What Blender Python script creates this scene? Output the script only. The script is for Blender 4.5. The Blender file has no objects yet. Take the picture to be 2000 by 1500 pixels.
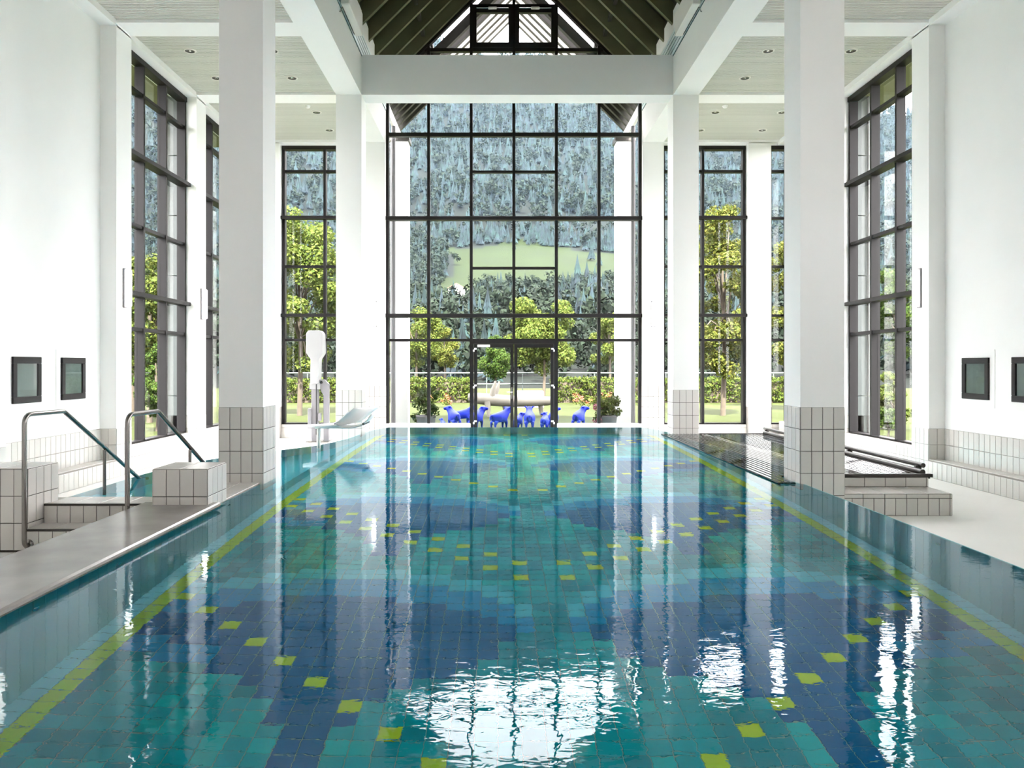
import bpy, math, random
import numpy as np
from mathutils import Vector, Matrix
random.seed(7); rng = np.random.default_rng(7)
SC = bpy.context.scene
C = SC.collection
R = math.radians

# ------------------------------------------------------------------ camera, sky, sun, exposure
CAMX, EYE, FPX = -0.386, 1.34, 1540.0
cam_d = bpy.data.cameras.new('camera'); cam = bpy.data.objects.new('camera', cam_d); C.objects.link(cam)
cam_d.sensor_width = 36.0; cam_d.lens = 36.0 * FPX / 2000.0
cam_d.shift_x = 0.014; cam_d.shift_y = -0.0175
cam_d.clip_start = 0.05; cam_d.clip_end = 4000
cam.location = (CAMX, 0, EYE); cam.rotation_euler = (R(90), 0, 0)
SC.camera = cam

world = bpy.data.worlds.new('sky'); SC.world = world; world.use_nodes = True
wn = world.node_tree.nodes; wl = world.node_tree.links
wbg = wn['Background']
wbg.inputs['Color'].default_value = (1.0, 0.935, 0.965, 1)      # bright thin cloud cover
wbg.inputs['Strength'].default_value = 1.0
sun_d = bpy.data.lights.new('sun', 'SUN'); sun = bpy.data.objects.new('sun', sun_d); C.objects.link(sun)
sun_d.energy = 4.0; sun_d.angle = R(3); sun_d.color = (1.0, 0.93, 0.80)
sun.rotation_euler = (R(36), 0, R(2)); sun.location = (0, -20, 40)
vs = SC.view_settings
vs.view_transform = 'Standard'; vs.look = 'None'; vs.gamma = 1.0; vs.use_curve_mapping = False
vs.exposure = 4.2
cy = SC.cycles
cy.max_bounces = 14; cy.diffuse_bounces = 6; cy.glossy_bounces = 6; cy.transmission_bounces = 10
cy.transparent_max_bounces = 48; cy.volume_bounces = 1
cy.use_denoising = True

# ------------------------------------------------------------------ helpers
WLOC = {}                                   # world location of a parent
def wloc(o): return WLOC.get(o.name, Vector((0, 0, 0))) if o else Vector((0, 0, 0))
def tag(o, label=None, cat=None, group=None, kind=None):
    if label: o['label'] = label
    if cat: o['category'] = cat
    if group: o['group'] = group
    if kind: o['kind'] = kind
    return o
def empty(name, loc, label=None, cat=None, group=None, kind=None, rz=0.0):
    o = bpy.data.objects.new(name, None); C.objects.link(o)
    o.location = loc; o.rotation_euler = (0, 0, rz); o.empty_display_size = 0.1
    WLOC[o.name] = Vector(loc)
    return tag(o, label, cat, group, kind)

class MB:
    def __init__(s): s.v = []; s.f = []; s.sm = []
    def add(s, vs, fs, smooth=False):
        b = len(s.v); s.v.extend([tuple(p) for p in vs])
        for f in fs: s.f.append(tuple(b + i for i in f)); s.sm.append(smooth)
        return s
    def box(s, x0, x1, y0, y1, z0, z1):
        if x0 > x1: x0, x1 = x1, x0
        if y0 > y1: y0, y1 = y1, y0
        return s.add([(x0,y0,z0),(x1,y0,z0),(x1,y1,z0),(x0,y1,z0),(x0,y0,z1),(x1,y0,z1),(x1,y1,z1),(x0,y1,z1)],
              [(0,3,2,1),(4,5,6,7),(0,1,5,4),(1,2,6,5),(2,3,7,6),(3,0,4,7)])
    def cbox(s, x0, x1, y0, y1, z0, z1, c=0.01):          # box with chamfered edges
        if x0 > x1: x0, x1 = x1, x0
        if y0 > y1: y0, y1 = y1, y0
        import itertools
        P = []; idx = {}
        for sx, sy, sz in itertools.product((0,1),(0,1),(0,1)):
            for ax in range(3):
                d = [c, c, c]; d[ax] = 0
                x = (x0 + d[0]) if sx == 0 else (x1 - d[0]); y = (y0 + d[1]) if sy == 0 else (y1 - d[1]); z = (z0 + d[2]) if sz == 0 else (z1 - d[2])
                idx[(sx,sy,sz,ax)] = len(P); P.append((x,y,z))
        F = []
        cen = Vector(((x0+x1)/2, (y0+y1)/2, (z0+z1)/2))
        def face(ids):
            n = Vector((0,0,0)); pts = [Vector(P[i]) for i in ids]
            n = (pts[1]-pts[0]).cross(pts[2]-pts[0]); m = sum(pts, Vector())/len(pts)
            F.append(tuple(ids) if n.dot(m-cen) > 0 else tuple(reversed(ids)))
        for ax in range(3):
            o1, o2 = [k for k in range(3) if k != ax]
            for sd in (0,1):
                ids = []
                for q1, q2 in ((0,0),(1,0),(1,1),(0,1)):
                    k = [0,0,0]; k[ax] = sd; k[o1] = q1; k[o2] = q2
                    ids.append(idx[(k[0],k[1],k[2],ax)])
                face(ids)
            for q1 in (0,1):
                for q2 in (0,1):
                    k0 = [0,0,0]; k0[o1] = q1; k0[o2] = q2; k1 = list(k0); k1[ax] = 1
                    face([idx[tuple(k0)+(o1,)], idx[tuple(k0)+(o2,)], idx[tuple(k1)+(o2,)], idx[tuple(k1)+(o1,)]])
        for sx, sy, sz in itertools.product((0,1),(0,1),(0,1)):
            face([idx[(sx,sy,sz,0)], idx[(sx,sy,sz,1)], idx[(sx,sy,sz,2)]])
        return s.add(P, F)
    def prism(s, poly, a0, a1, axis='y'):                 # polygon in the two other axes, extruded along axis
        n = len(poly)
        def mk(p, a):
            return (p[0], a, p[1]) if axis == 'y' else ((a, p[0], p[1]) if axis == 'x' else (p[0], p[1], a))
        P = [mk(p, a0) for p in poly] + [mk(p, a1) for p in poly]
        F = [tuple(range(n)), tuple(range(2*n-1, n-1, -1))] + [(i, i+n, (i+1) % n + n, (i+1) % n) for i in range(n)]
        ar = sum(poly[i][0]*poly[(i+1)%n][1] - poly[(i+1)%n][0]*poly[i][1] for i in range(n))
        flip = (ar > 0) if axis in ('x', 'z') else (ar < 0)
        if a1 < a0: flip = not flip
        if flip: F = [tuple(reversed(f)) for f in F]
        return s.add(P, F)
    def tube(s, pts, r, n=12, caps=True, smooth=True):
        pts = [Vector(p) for p in pts]; rr = r if isinstance(r, (list, tuple)) else [r]*len(pts)
        rings = []; up = None
        for i, p in enumerate(pts):
            if i == 0: d = pts[1]-p
            elif i == len(pts)-1: d = p-pts[i-1]
            else: d = (pts[i+1]-p).normalized() + (p-pts[i-1]).normalized()
            d.normalize()
            if up is None:
                up = Vector((0,0,1)) if abs(d.z) < 0.9 else Vector((1,0,0))
            a = up - d*up.dot(d)
            if a.length < 1e-4: a = Vector((1,0,0)) - d*d.x
            a.normalize(); up = a; b = d.cross(a)
            rings.append([p + (a*math.cos(2*math.pi*k/n) + b*math.sin(2*math.pi*k/n))*rr[i] for k in range(n)])
        V = [q for rg in rings for q in rg]; F = []
        for i in range(len(rings)-1):
            for k in range(n):
                F.append((i*n+k, i*n+(k+1)%n, (i+1)*n+(k+1)%n, (i+1)*n+k))
        s.add(V, F, smooth)
        if caps:
            s.add(rings[0], [tuple(range(n-1,-1,-1))]); s.add(rings[-1], [tuple(range(n))])
        return s
    def lathe(s, prof, c, n=20, axis='z', smooth=True):
        V = []; F = []
        for r, h in prof:
            for k in range(n):
                t = 2*math.pi*k/n; a, b = r*math.cos(t), r*math.sin(t)
                V.append((c[0]+a, c[1]+b, c[2]+h) if axis == 'z' else ((c[0]+a, c[1]+h, c[2]+b) if axis == 'y' else (c[0]+h, c[1]+a, c[2]+b)))
        for i in range(len(prof)-1):
            for k in range(n): F.append((i*n+k, i*n+(k+1)%n, (i+1)*n+(k+1)%n, (i+1)*n+k))
        if axis == 'y': F = [tuple(reversed(f)) for f in F]
        return s.add(V, F, smooth)
    def ell(s, c, r, n=12, m=8, jit=0.0, smooth=True):
        V = [(c[0], c[1], c[2]-r[2])]; F = []
        for i in range(1, m):
            ph = -math.pi/2 + math.pi*i/m
            for k in range(n):
                t = 2*math.pi*k/n; q = 1 + (random.uniform(-jit, jit) if jit else 0)
                V.append((c[0]+r[0]*math.cos(ph)*math.cos(t)*q, c[1]+r[1]*math.cos(ph)*math.sin(t)*q, c[2]+r[2]*math.sin(ph)*q))
        V.append((c[0], c[1], c[2]+r[2])); top = len(V)-1
        for k in range(n): F.append((0, 1+(k+1)%n, 1+k)); F.append((top, 1+(m-2)*n+k, 1+(m-2)*n+(k+1)%n))
        for i in range(m-2):
            for k in range(n): F.append((1+i*n+k, 1+i*n+(k+1)%n, 1+(i+1)*n+(k+1)%n, 1+(i+1)*n+k))
        return s.add(V, F, smooth)
    def mesh(s, name, mat, off=Vector((0,0,0))):
        me = bpy.data.meshes.new(name)
        me.from_pydata([(p[0]-off[0], p[1]-off[1], p[2]-off[2]) for p in s.v], [], s.f)
        if any(s.sm): me.polygons.foreach_set('use_smooth', s.sm)
        me.materials.append(mat); me.update()
        return me
    def build(s, name, mat, parent=None, label=None, cat=None, group=None, kind=None, at=None):
        off = Vector(at) if at is not None else wloc(parent)
        me = s.mesh(name, mat, off)
        o = bpy.data.objects.new(name, me); C.objects.link(o)
        if parent: o.parent = parent; o.location = off - wloc(parent)
        elif at is not None: o.location = off
        WLOC[o.name] = off
        return tag(o, label, cat, group, kind)
def inst(name, me, parent, M):
    o = bpy.data.objects.new(name, me); C.objects.link(o)
    if parent is not None:
        o.parent = parent; M = Matrix.Translation(-wloc(parent)) @ M
    o.matrix_local = M
    return o
def copy_tree(o, parent=None):
    c = o.copy(); C.objects.link(c); c.parent = parent
    WLOC[c.name] = WLOC.get(o.name, Vector((0,0,0)))
    for ch in list(o.children): copy_tree(ch, c)
    return c

# ------------------------------------------------------------------ materials
def srgb(r, g, b):
    f = lambda c: (c/255/12.92) if c/255 <= 0.04045 else ((c/255+0.055)/1.055)**2.4
    return (f(r), f(g), f(b), 1)
def mat(name, col, rough=0.5, metal=0.0, spec=0.5, var=0.0, vscale=6.0, bump=0.0, bscale=60.0, island=0.0, emit=None, es=0.0, obj=0.0, trans=0.0):
    m = bpy.data.materials.new(name); m.use_nodes = True
    N = m.node_tree.nodes; L = m.node_tree.links; b = N['Principled BSDF']
    col = tuple(col) if len(col) == 4 else tuple(col) + (1,)
    b.inputs['Base Color'].default_value = col; b.inputs['Roughness'].default_value = rough
    b.inputs['Metallic'].default_value = metal; b.inputs['Specular IOR Level'].default_value = spec
    if emit: b.inputs['Emission Color'].default_value = tuple(emit)+(1,); b.inputs['Emission Strength'].default_value = es
    tc = N.new('ShaderNodeTexCoord')
    if var or island or obj:
        hs = N.new('ShaderNodeHueSaturation'); hs.inputs['Color'].default_value = col
        src = None
        if var:
            nz = N.new('ShaderNodeTexNoise'); nz.inputs['Scale'].default_value = vscale; nz.inputs['Detail'].default_value = 4
            L.new(tc.outputs['Object'], nz.inputs['Vector'])
            mr = N.new('ShaderNodeMapRange'); mr.inputs[1].default_value = 0.3; mr.inputs[2].default_value = 0.7
            mr.inputs[3].default_value = 1-var; mr.inputs[4].default_value = 1+var
            L.new(nz.outputs['Fac'], mr.inputs[0]); src = mr.outputs[0]
        for amt, kind in ((island, 'i'), (obj, 'o')):
            if not amt: continue
            g = N.new('ShaderNodeNewGeometry') if kind == 'i' else N.new('ShaderNodeObjectInfo')
            o_ = g.outputs['Random Per Island'] if kind == 'i' else g.outputs['Random']
            mr = N.new('ShaderNodeMapRange'); mr.inputs[3].default_value = 1-amt; mr.inputs[4].default_value = 1+amt
            L.new(o_, mr.inputs[0])
            if src is None: src = mr.outputs[0]
            else:
                mm = N.new('ShaderNodeMath'); mm.operation = 'MULTIPLY'; L.new(src, mm.inputs[0]); L.new(mr.outputs[0], mm.inputs[1]); src = mm.outputs[0]
            if kind == 'i' and amt > 0.15:
                m2 = N.new('ShaderNodeMapRange'); m2.inputs[3].default_value = 0.5-amt*0.09; m2.inputs[4].default_value = 0.5+amt*0.06
                wn_ = N.new('ShaderNodeTexWhiteNoise'); wn_.noise_dimensions = '1D'; L.new(o_, wn_.inputs['W']); L.new(wn_.outputs['Value'], m2.inputs[0])
                L.new(m2.outputs[0], hs.inputs['Hue'])
        L.new(src, hs.inputs['Value']); L.new(hs.outputs['Color'], b.inputs['Base Color'])
        csock = hs.outputs['Color']
    else: csock = None
    if bump:
        nb = N.new('ShaderNodeTexNoise'); nb.inputs['Scale'].default_value = bscale; nb.inputs['Detail'].default_value = 3
        L.new(tc.outputs['Object'], nb.inputs['Vector'])
        bp = N.new('ShaderNodeBump'); bp.inputs['Strength'].default_value = bump; bp.inputs['Distance'].default_value = 0.01
        L.new(nb.outputs['Fac'], bp.inputs['Height']); L.new(bp.outputs['Normal'], b.inputs['Normal'])
    if trans:
        tr = N.new('ShaderNodeBsdfTranslucent'); tr.inputs['Color'].default_value = col
        if csock: L.new(csock, tr.inputs['Color'])
        mx = N.new('ShaderNodeMixShader'); mx.inputs[0].default_value = trans
        L.new(b.outputs[0], mx.inputs[1]); L.new(tr.outputs[0], mx.inputs[2]); L.new(mx.outputs[0], N['Material Output'].inputs['Surface'])
    return m
def glass_mat(name, tint=(0.97, 0.99, 0.98), refl=1.0):
    m = bpy.data.materials.new(name); m.use_nodes = True
    N = m.node_tree.nodes; L = m.node_tree.links; N.remove(N['Principled BSDF'])
    t = N.new('ShaderNodeBsdfTransparent'); t.inputs['Color'].default_value = tint + (1,)
    g = N.new('ShaderNodeBsdfGlossy'); g.inputs['Roughness'].default_value = 0.0; g.inputs['Color'].default_value = (refl,)*3 + (1,)
    lw = N.new('ShaderNodeLayerWeight'); lw.inputs['Blend'].default_value = 0.5
    pw = N.new('ShaderNodeMath'); pw.operation = 'POWER'; pw.inputs[1].default_value = 5.0; L.new(lw.outputs['Facing'], pw.inputs[0])
    fr = N.new('ShaderNodeMath'); fr.operation = 'MULTIPLY_ADD'; fr.inputs[1].default_value = 0.9; fr.inputs[2].default_value = 0.012; L.new(pw.outputs[0], fr.inputs[0])
    mx = N.new('ShaderNodeMixShader')
    L.new(fr.outputs[0], mx.inputs[0]); L.new(t.outputs[0], mx.inputs[1]); L.new(g.outputs[0], mx.inputs[2])
    L.new(mx.outputs[0], N['Material Output'].inputs['Surface'])
    return m
M = {}
M['plaster'] = mat('white plaster', (0.8900, 0.8900, 0.8750), 0.85, var=0.012, vscale=1.5, bump=0.05, bscale=160)
M['deck'] = mat('pale deck', (0.9200, 0.9100, 0.8800), 0.55, var=0.03, vscale=0.8, bump=0.04, bscale=200)
M['tile'] = mat('glazed tile', (0.6300, 0.6050, 0.5700), 0.22, obj=0.035)
M['grout'] = mat('tile grout', (0.0750, 0.0650, 0.0550), 0.9)
M['grout_light'] = mat('tile grout light', (0.3000, 0.2750, 0.2500), 0.9)
M['frame'] = mat('anthracite metal', (0.0125, 0.0112, 0.0118), 0.5, metal=0.0, spec=0.25)
M['black'] = mat('black rubber', (0.012, 0.012, 0.012), 0.5)
M['glass'] = glass_mat('window glass')
M['glass_dim'] = glass_mat('small window glass', (0.62, 0.72, 0.68))
M['glass_amber'] = glass_mat('amber glass', (0.42, 0.31, 0.10))
M['slat'] = mat('ceiling slat', (0.66, 0.66, 0.60), 0.5, island=0.03)
M['slat_gap'] = mat('ceiling void', (0.05, 0.05, 0.045), 0.9)
M['roof'] = mat('dark roof panel', (0.022, 0.021, 0.014), 0.6)
M['rafter'] = mat('olive rafter', (0.1200, 0.1180, 0.0620), 0.5, var=0.15, vscale=2)
M['steel'] = mat('brushed steel', (0.2600, 0.2450, 0.2300), 0.26, metal=1.0)
M['chrome'] = mat('polished metal', (0.75, 0.75, 0.74), 0.15, metal=1.0)
M['cover'] = mat('dark cover slat', (0.024, 0.022, 0.021), 0.04, spec=1.0, obj=0.15)
M['darkmetal'] = mat('dark bronze metal', (0.030, 0.026, 0.022), 0.35)
M['white'] = mat('white lacquer', (0.86, 0.86, 0.85), 0.35)
M['lift_white'] = mat('lift white', (0.3600, 0.3600, 0.3600), 0.4)
M['lift_grey'] = mat('lift grey', (0.2200, 0.2100, 0.2250), 0.45)
M['warmwhite'] = mat('warm white casing', (0.78, 0.76, 0.70), 0.5)
M['pipe'] = mat('pale conduit', (0.8000, 0.9000, 0.9000), 0.35)
M['pipe_gap'] = mat('conduit backing', (0.05, 0.13, 0.13), 0.6)
M['lamp'] = mat('lit lamp diffuser', (0.9, 0.9, 0.9), 0.4, emit=(1.0, 0.97, 0.92), es=0.35)
M['slab'] = mat('bench stone', (0.2600, 0.2400, 0.2200), 0.24, var=0.12, vscale=3.0)
M['plaster_out'] = mat('white render', (0.6200, 0.6200, 0.6100), 0.8)
M['panel_out'] = mat('pale facade panel', (0.0650, 0.0820, 0.0780), 0.35)
M['painted_reflection'] = mat('painted reflection backing', (0.09, 0.125, 0.115), 0.5, var=0.3, vscale=2.5)  # mottled green-grey paints the view mirrored in the small panes
M['timber_out'] = mat('grey timber', (0.0850, 0.0780, 0.0750), 0.7, var=0.1, vscale=4)
M['grass'] = mat('lawn', (0.01637, 0.02165, 0.00396), 0.9, spec=0.1, var=0.22, vscale=1.2)
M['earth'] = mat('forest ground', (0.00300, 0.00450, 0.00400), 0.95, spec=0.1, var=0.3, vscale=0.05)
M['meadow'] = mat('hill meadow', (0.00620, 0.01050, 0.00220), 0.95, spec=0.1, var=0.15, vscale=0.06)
M['bark'] = mat('bark', (0.0350, 0.0260, 0.0180), 0.9, var=0.2, vscale=8)
M['leaf_maple'] = mat('maple leaf', (0.05000, 0.07000, 0.01400), 0.75, spec=0.08, island=0.35, trans=0.35)
M['leaf_dark'] = mat('dark leaf', (0.02160, 0.04080, 0.00672), 0.75, spec=0.08, island=0.35, trans=0.25)
M['leaf_red'] = mat('reddening leaf', (0.05200, 0.06200, 0.01200), 0.75, spec=0.08, island=0.5, trans=0.35)
M['leaf_hedge'] = mat('hedge leaf', (0.03213, 0.04743, 0.00765), 0.75, spec=0.08, island=0.4, trans=0.25)
M['leaf_bush'] = mat('bush leaf', (0.04216, 0.05784, 0.01088), 0.75, spec=0.08, island=0.4, trans=0.3)
M['conifer'] = mat('haze tinted needles', (0.00850, 0.01480, 0.01780), 0.85, spec=0.1, island=0.6)  # blue of the distant haze is partly put into the needle colour
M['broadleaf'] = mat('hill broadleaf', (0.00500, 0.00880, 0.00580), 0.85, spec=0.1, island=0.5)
M['blue'] = mat('ultramarine paint', (0.0054, 0.0180, 0.2970), 0.6, spec=0.15, var=0.25, vscale=9)
M['pot'] = mat('grey planter', (0.10, 0.095, 0.10), 0.7)
M['flower'] = mat('pink petals', (0.17640, 0.02450, 0.04900), 0.6, island=0.3)
M['flower_or'] = mat('orange petals', (0.16170, 0.04165, 0.00980), 0.6, island=0.3)
M['bleached'] = mat('bleached wood', (0.11760, 0.10878, 0.09114), 0.7, var=0.12, vscale=3)
M['roof_tile'] = mat('brown roof tile', (0.10, 0.05, 0.035), 0.8)
# pool tiles
PT = dict(teal=(0.000, 0.50, 0.56), teal2=(0.0, 0.37, 0.45), teal3=(0.0, 0.62, 0.62), navy=(0.0, 0.185, 0.44), mid=(0.0, 0.37, 0.68),
          light=(0.08, 0.70, 0.82), lime=(0.74, 0.90, 0.05), edge=(0.36, 0.86, 0.92), wall=(0.24, 0.62, 0.67))
for k, c in PT.items(): M['p_'+k] = mat('pool tile '+k, c, 0.45, spec=0.06, obj=0.06)
M['p_grout'] = mat('pool grout', (0.22, 0.50, 0.47), 0.9, spec=0.05)

# water
def water_mat():
    m = bpy.data.materials.new('pool water'); m.use_nodes = True
    N = m.node_tree.nodes; L = m.node_tree.links; N.remove(N['Principled BSDF'])
    rf = N.new('ShaderNodeBsdfRefraction'); rf.inputs['IOR'].default_value = 1.333; rf.inputs['Roughness'].default_value = 0.0
    rf.inputs['Color'].default_value = (0.86, 0.98, 1.0, 1)
    gl = N.new('ShaderNodeBsdfGlossy'); gl.inputs['Roughness'].default_value = 0.0; gl.inputs['Color'].default_value = (0.92, 0.97, 1.0, 1)
    fr = N.new('ShaderNodeFresnel'); fr.inputs['IOR'].default_value = 1.333
    mx = N.new('ShaderNodeMixShader')
    tc = N.new('ShaderNodeTexCoord')
    mp = N.new('ShaderNodeMapping'); mp.inputs['Scale'].default_value = (0.8, 1.25, 1); L.new(tc.outputs['Object'], mp.inputs['Vector'])
    n1 = N.new('ShaderNodeTexNoise'); n1.inputs['Scale'].default_value = 13.0; n1.inputs['Detail'].default_value = 2; n1.inputs['Distortion'].default_value = 0.4
    n2 = N.new('ShaderNodeTexNoise'); n2.inputs['Scale'].default_value = 2.2; n2.inputs['Detail'].default_value = 1.5
    n3 = N.new('ShaderNodeTexNoise'); n3.inputs['Scale'].default_value = 0.35; n3.inputs['Detail'].default_value = 2
    for n in (n1, n2, n3): L.new(mp.outputs[0], n.inputs['Vector'])
    mr = N.new('ShaderNodeMapRange'); mr.inputs[1].default_value = 0.38; mr.inputs[2].default_value = 0.66; mr.inputs[3].default_value = 0.35; mr.inputs[4].default_value = 1.0
    L.new(n3.outputs['Fac'], mr.inputs[0])
    m1 = N.new('ShaderNodeMath'); m1.operation = 'MULTIPLY'; L.new(n1.outputs['Fac'], m1.inputs[0]); L.new(mr.outputs[0], m1.inputs[1])
    m2 = N.new('ShaderNodeMath'); m2.operation = 'MULTIPLY_ADD'; L.new(n2.outputs['Fac'], m2.inputs[0]); m2.inputs[1].default_value = 0.8; L.new(m1.outputs[0], m2.inputs[2])
    bp = N.new('ShaderNodeBump'); bp.inputs['Strength'].default_value = 1.0; bp.inputs['Distance'].default_value = 0.0013
    L.new(m2.outputs[0], bp.inputs['Height'])
    for n in (rf, gl, fr): L.new(bp.outputs[0], n.inputs['Normal'])
    pw = N.new('ShaderNodeMath'); pw.operation = 'POWER'; pw.inputs[1].default_value = 1.2; L.new(fr.outputs[0], pw.inputs[0])
    L.new(pw.outputs[0], mx.inputs[0]); L.new(rf.outputs[0], mx.inputs[1]); L.new(gl.outputs[0], mx.inputs[2])
    L.new(mx.outputs[0], N['Material Output'].inputs['Surface'])
    return m
M['water'] = water_mat()

# ------------------------------------------------------------------ tile facing
TW, TH, TT = 0.125, 0.25, 0.007
_tile_me = {}
def tile_mesh(w, h, key, m, gap=0.0065, t=TT, ch=0.003):
    k = (round(w, 3), round(h, 3), key, round(t, 4))
    if k in _tile_me: return _tile_me[k]
    b = MB(); x, y = w/2-gap/2, h/2-gap/2; c = min(ch, t*0.6)
    P = [(-x,-y,-0.002),(x,-y,-0.002),(x,y,-0.002),(-x,y,-0.002),(-x,-y,t-c),(x,-y,t-c),(x,y,t-c),(-x,y,t-c),(-x+c,-y+c,t),(x-c,-y+c,t),(x-c,y-c,t),(-x+c,y-c,t)]
    F = [(8,9,10,11)] + [(4+i, 4+(i+1)%4, 8+(i+1)%4, 8+i) for i in range(4)] + [(i, (i+1)%4, 4+(i+1)%4, 4+i) for i in range(4)]
    b.add(P, F); me = b.mesh('tile', m); _tile_me[k] = me
    return me
def cuts(L, step, start=0.0):
    out = []; a = 0.0
    first = step - start if start else step
    b = min(first, L)
    while a < L-1e-4:
        if b-a > 0.012: out.append((a, b))
        a = b; b = min(b+step, L)
    return out
def facing(parent, org, u, v, U, V, name='tile', mkey='tile', tw=TW, th=TH, vstart=0.0, ustart=0.0, t=TT, gap=0.0065):
    org, u, v = Vector(org), Vector(u), Vector(v); n = u.cross(v)
    for a0, a1 in cuts(U, tw, ustart):
        for b0, b1 in cuts(V, th, vstart):
            p = org + u*((a0+a1)/2) + v*((b0+b1)/2)
            Mx = Matrix(((u.x, v.x, n.x, p.x), (u.y, v.y, n.y, p.y), (u.z, v.z, n.z, p.z), (0,0,0,1)))
            inst(name, tile_mesh(a1-a0, b1-b0, mkey, M[mkey], gap, t), parent, Mx)

# ------------------------------------------------------------------ dimensions
W, CW, Z0 = 3.05, 0.5, -0.378
PF, WR, WO = 6.28, 6.53, 6.78
PIERS = [-4.01, -0.77, 2.47, 5.71, 8.95, 12.19, 15.43, 18.67]
CEIL, BB = 6.70, 6.65
YG, YB = 18.80, -5.2
DADO = Z0 + 3*TH
from mathutils.geometry import tessellate_polygon

# ------------------------------------------------------------------ pool outline
OUT = [(-3.086,1.2),(3.086,1.2),(3.086,9.67),(4.83,9.67),(4.83,15.42),(3.086,15.42),(3.06,15.95),(2.98,16.6),(2.72,17.25),(-2.75,17.25),(-2.98,16.6),(-3.07,15.6),
       (-3.13,14.7),(-3.25,13.95),(-3.44,13.3),(-3.65,12.9),(-3.89,12.5),(-4.2,11.95),(-4.5,11.35),(-4.68,10.7),(-4.77,9.8),(-4.77,7.98),(-3.55,7.98),(-3.55,9.45),(-3.086,9.45)]
def offset_poly(poly, d):
    n = len(poly); out = []
    for i in range(n):
        p0, p1, p2 = Vector(poly[i-1]), Vector(poly[i]), Vector(poly[(i+1) % n])
        a = (p1-p0).normalized(); b = (p2-p1).normalized()
        na, nb = Vector((a.y, -a.x)), Vector((b.y, -b.x))
        m = na+nb; m = m*(1.0/max(0.3, m.dot(na)))
        out.append((p1.x+m.x*d, p1.y+m.y*d))
    return out
OUTER = offset_poly(OUT, 0.014)
def flat(polys, z):
    vv = [[Vector((x, y, 0)) for x, y in p] for p in polys]
    tri = tessellate_polygon(vv); V = [(p.x, p.y, z) for q in vv for p in q]
    F = []
    for t in tri:
        a, b, c = (Vector(V[i]) for i in t)
        F.append(tuple(t) if (b-a).cross(c-a).z > 0 else tuple(reversed(t)))
    return V, F

# deck floor around the raised basin
V, F = flat([[(-WO,YB),(WO,YB),(WO,19.1),(-WO,19.1)], OUTER], Z0)
MB().add(V, F).build('floor', M['deck'], label='pale smooth deck floor around the raised pool', kind='structure')

# basin shell
b = MB(); n = len(OUT)
for i in range(n):
    j = (i+1) % n
    p, q, r, s = OUT[i], OUT[j], OUTER[j], OUTER[i]
    zt, zb = -0.002, -1.47
    b.add([(p[0],p[1],zb),(q[0],q[1],zb),(q[0],q[1],zt),(p[0],p[1],zt),(s[0],s[1],zb),(r[0],r[1],zb),(r[0],r[1],zt),(s[0],s[1],zt)],
          [(0,3,2,1),(3,7,6,2),(4,5,6,7)])
shell = b.build('pool_basin', M['p_wall'], label='turquoise tiled basin wall holding the pool water level above the deck', kind='structure')
# basin floors (bed for the tiles)
PB = 0.1286; Y00 = 3.955; ZF = -1.457
b = MB(); b.box(-3.086, 3.086, 1.2, 17.3, -1.6, ZF)
pfloor = b.build('pool_floor', M['p_grout'], label='mosaic pool floor in teal, blue and lime under the water', kind='structure')
b = MB(); b.box(-4.85, -3.086, 7.9, 15.7, -1.6, -0.95)
for k in range(4): b.box(-4.77, -3.55, 7.98, 8.30+0.30*k, -1.0, -0.18-0.19*k)
b.build('side_bay_floor', M['p_light'], label='shallow turquoise side bay with submerged steps', kind='structure')
b = MB(); b.box(3.086, 4.83, 9.67, 15.42, -1.6, -0.95)
b.build('cover_bay_floor', M['p_teal2'], label='dark side bay under the slatted pool cover', kind='structure')

# pool floor mosaic
LOW = {9:3, 8:5, 7:6, 6:7, 5:7, 4:8, 3:9, 2:11, 1:12, 12:3, 13:5, 14:6, 15:7, 16:7, 17:8, 18:8, 19:8, 20:9, 21:9}
TOPL = {0:-99, 1:15, 2:17, 3:18, 4:19, 5:19, 6:20, 7:20, 8:20}
def toplight(a): return TOPL.get(a, 21 if a < 15 else 21-(a-14)//2)
_n1 = rng.random((60, 60))
def tile_colour(i, j):
    a = i if i >= 0 else -1-i
    if a == 23: return 'edge'
    if a == 22: return 'lime'
    if j == 16 and a == 21: return 'lime'
    # lime chevrons
    if a % 2 == 1:
        for o in (-5, 19, 22, 47, 72, 75, 100):
            if j == a+o and not (o == -5 and a > 19): return 'lime'
    for s in (-26, 0, 25, 52, 79, 106):
        jj = j-s
        T = toplight(a)
        if a in (10, 11): low = -8 if s == 0 else 0
        else: low = LOW.get(a, 99)
        if jj >= low and jj <= T:
            if jj > T-2: return 'light'
            if jj > T-5: return 'mid'
            if a > 16 and jj < low+2: return 'mid'
            return 'navy'
    q = _n1[(i//3) % 60, (j//4) % 60]*0.6 + _n1[i % 60, j % 60]*0.4
    return 'teal2' if q < 0.42 else ('teal' if q < 0.72 else 'teal3')
cand = []
for j in range(-21, 104):
    for i in range(-24, 24):
        x = (i+0.5)*PB; y = Y00 + j*PB
        if y > 17.2: continue
        px = 972 + FPX*(x-CAMX)/y
        vis = (y > 3.93) and (-30 < px < 2030)
        cand.append((0 if vis else 1, y, i, j, x))
cand.sort()
rest = {}
for k, (h, y, i, j, x) in enumerate(cand):
    c = tile_colour(i, j)
    if k < 300:
        inst('tile', tile_mesh(PB, PB, 'p_'+c, M['p_'+c], 0.005, 0.0035), pfloor, Matrix.Translation((x, y, ZF)))
    else: rest.setdefault(c, []).append((x, y))
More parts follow.
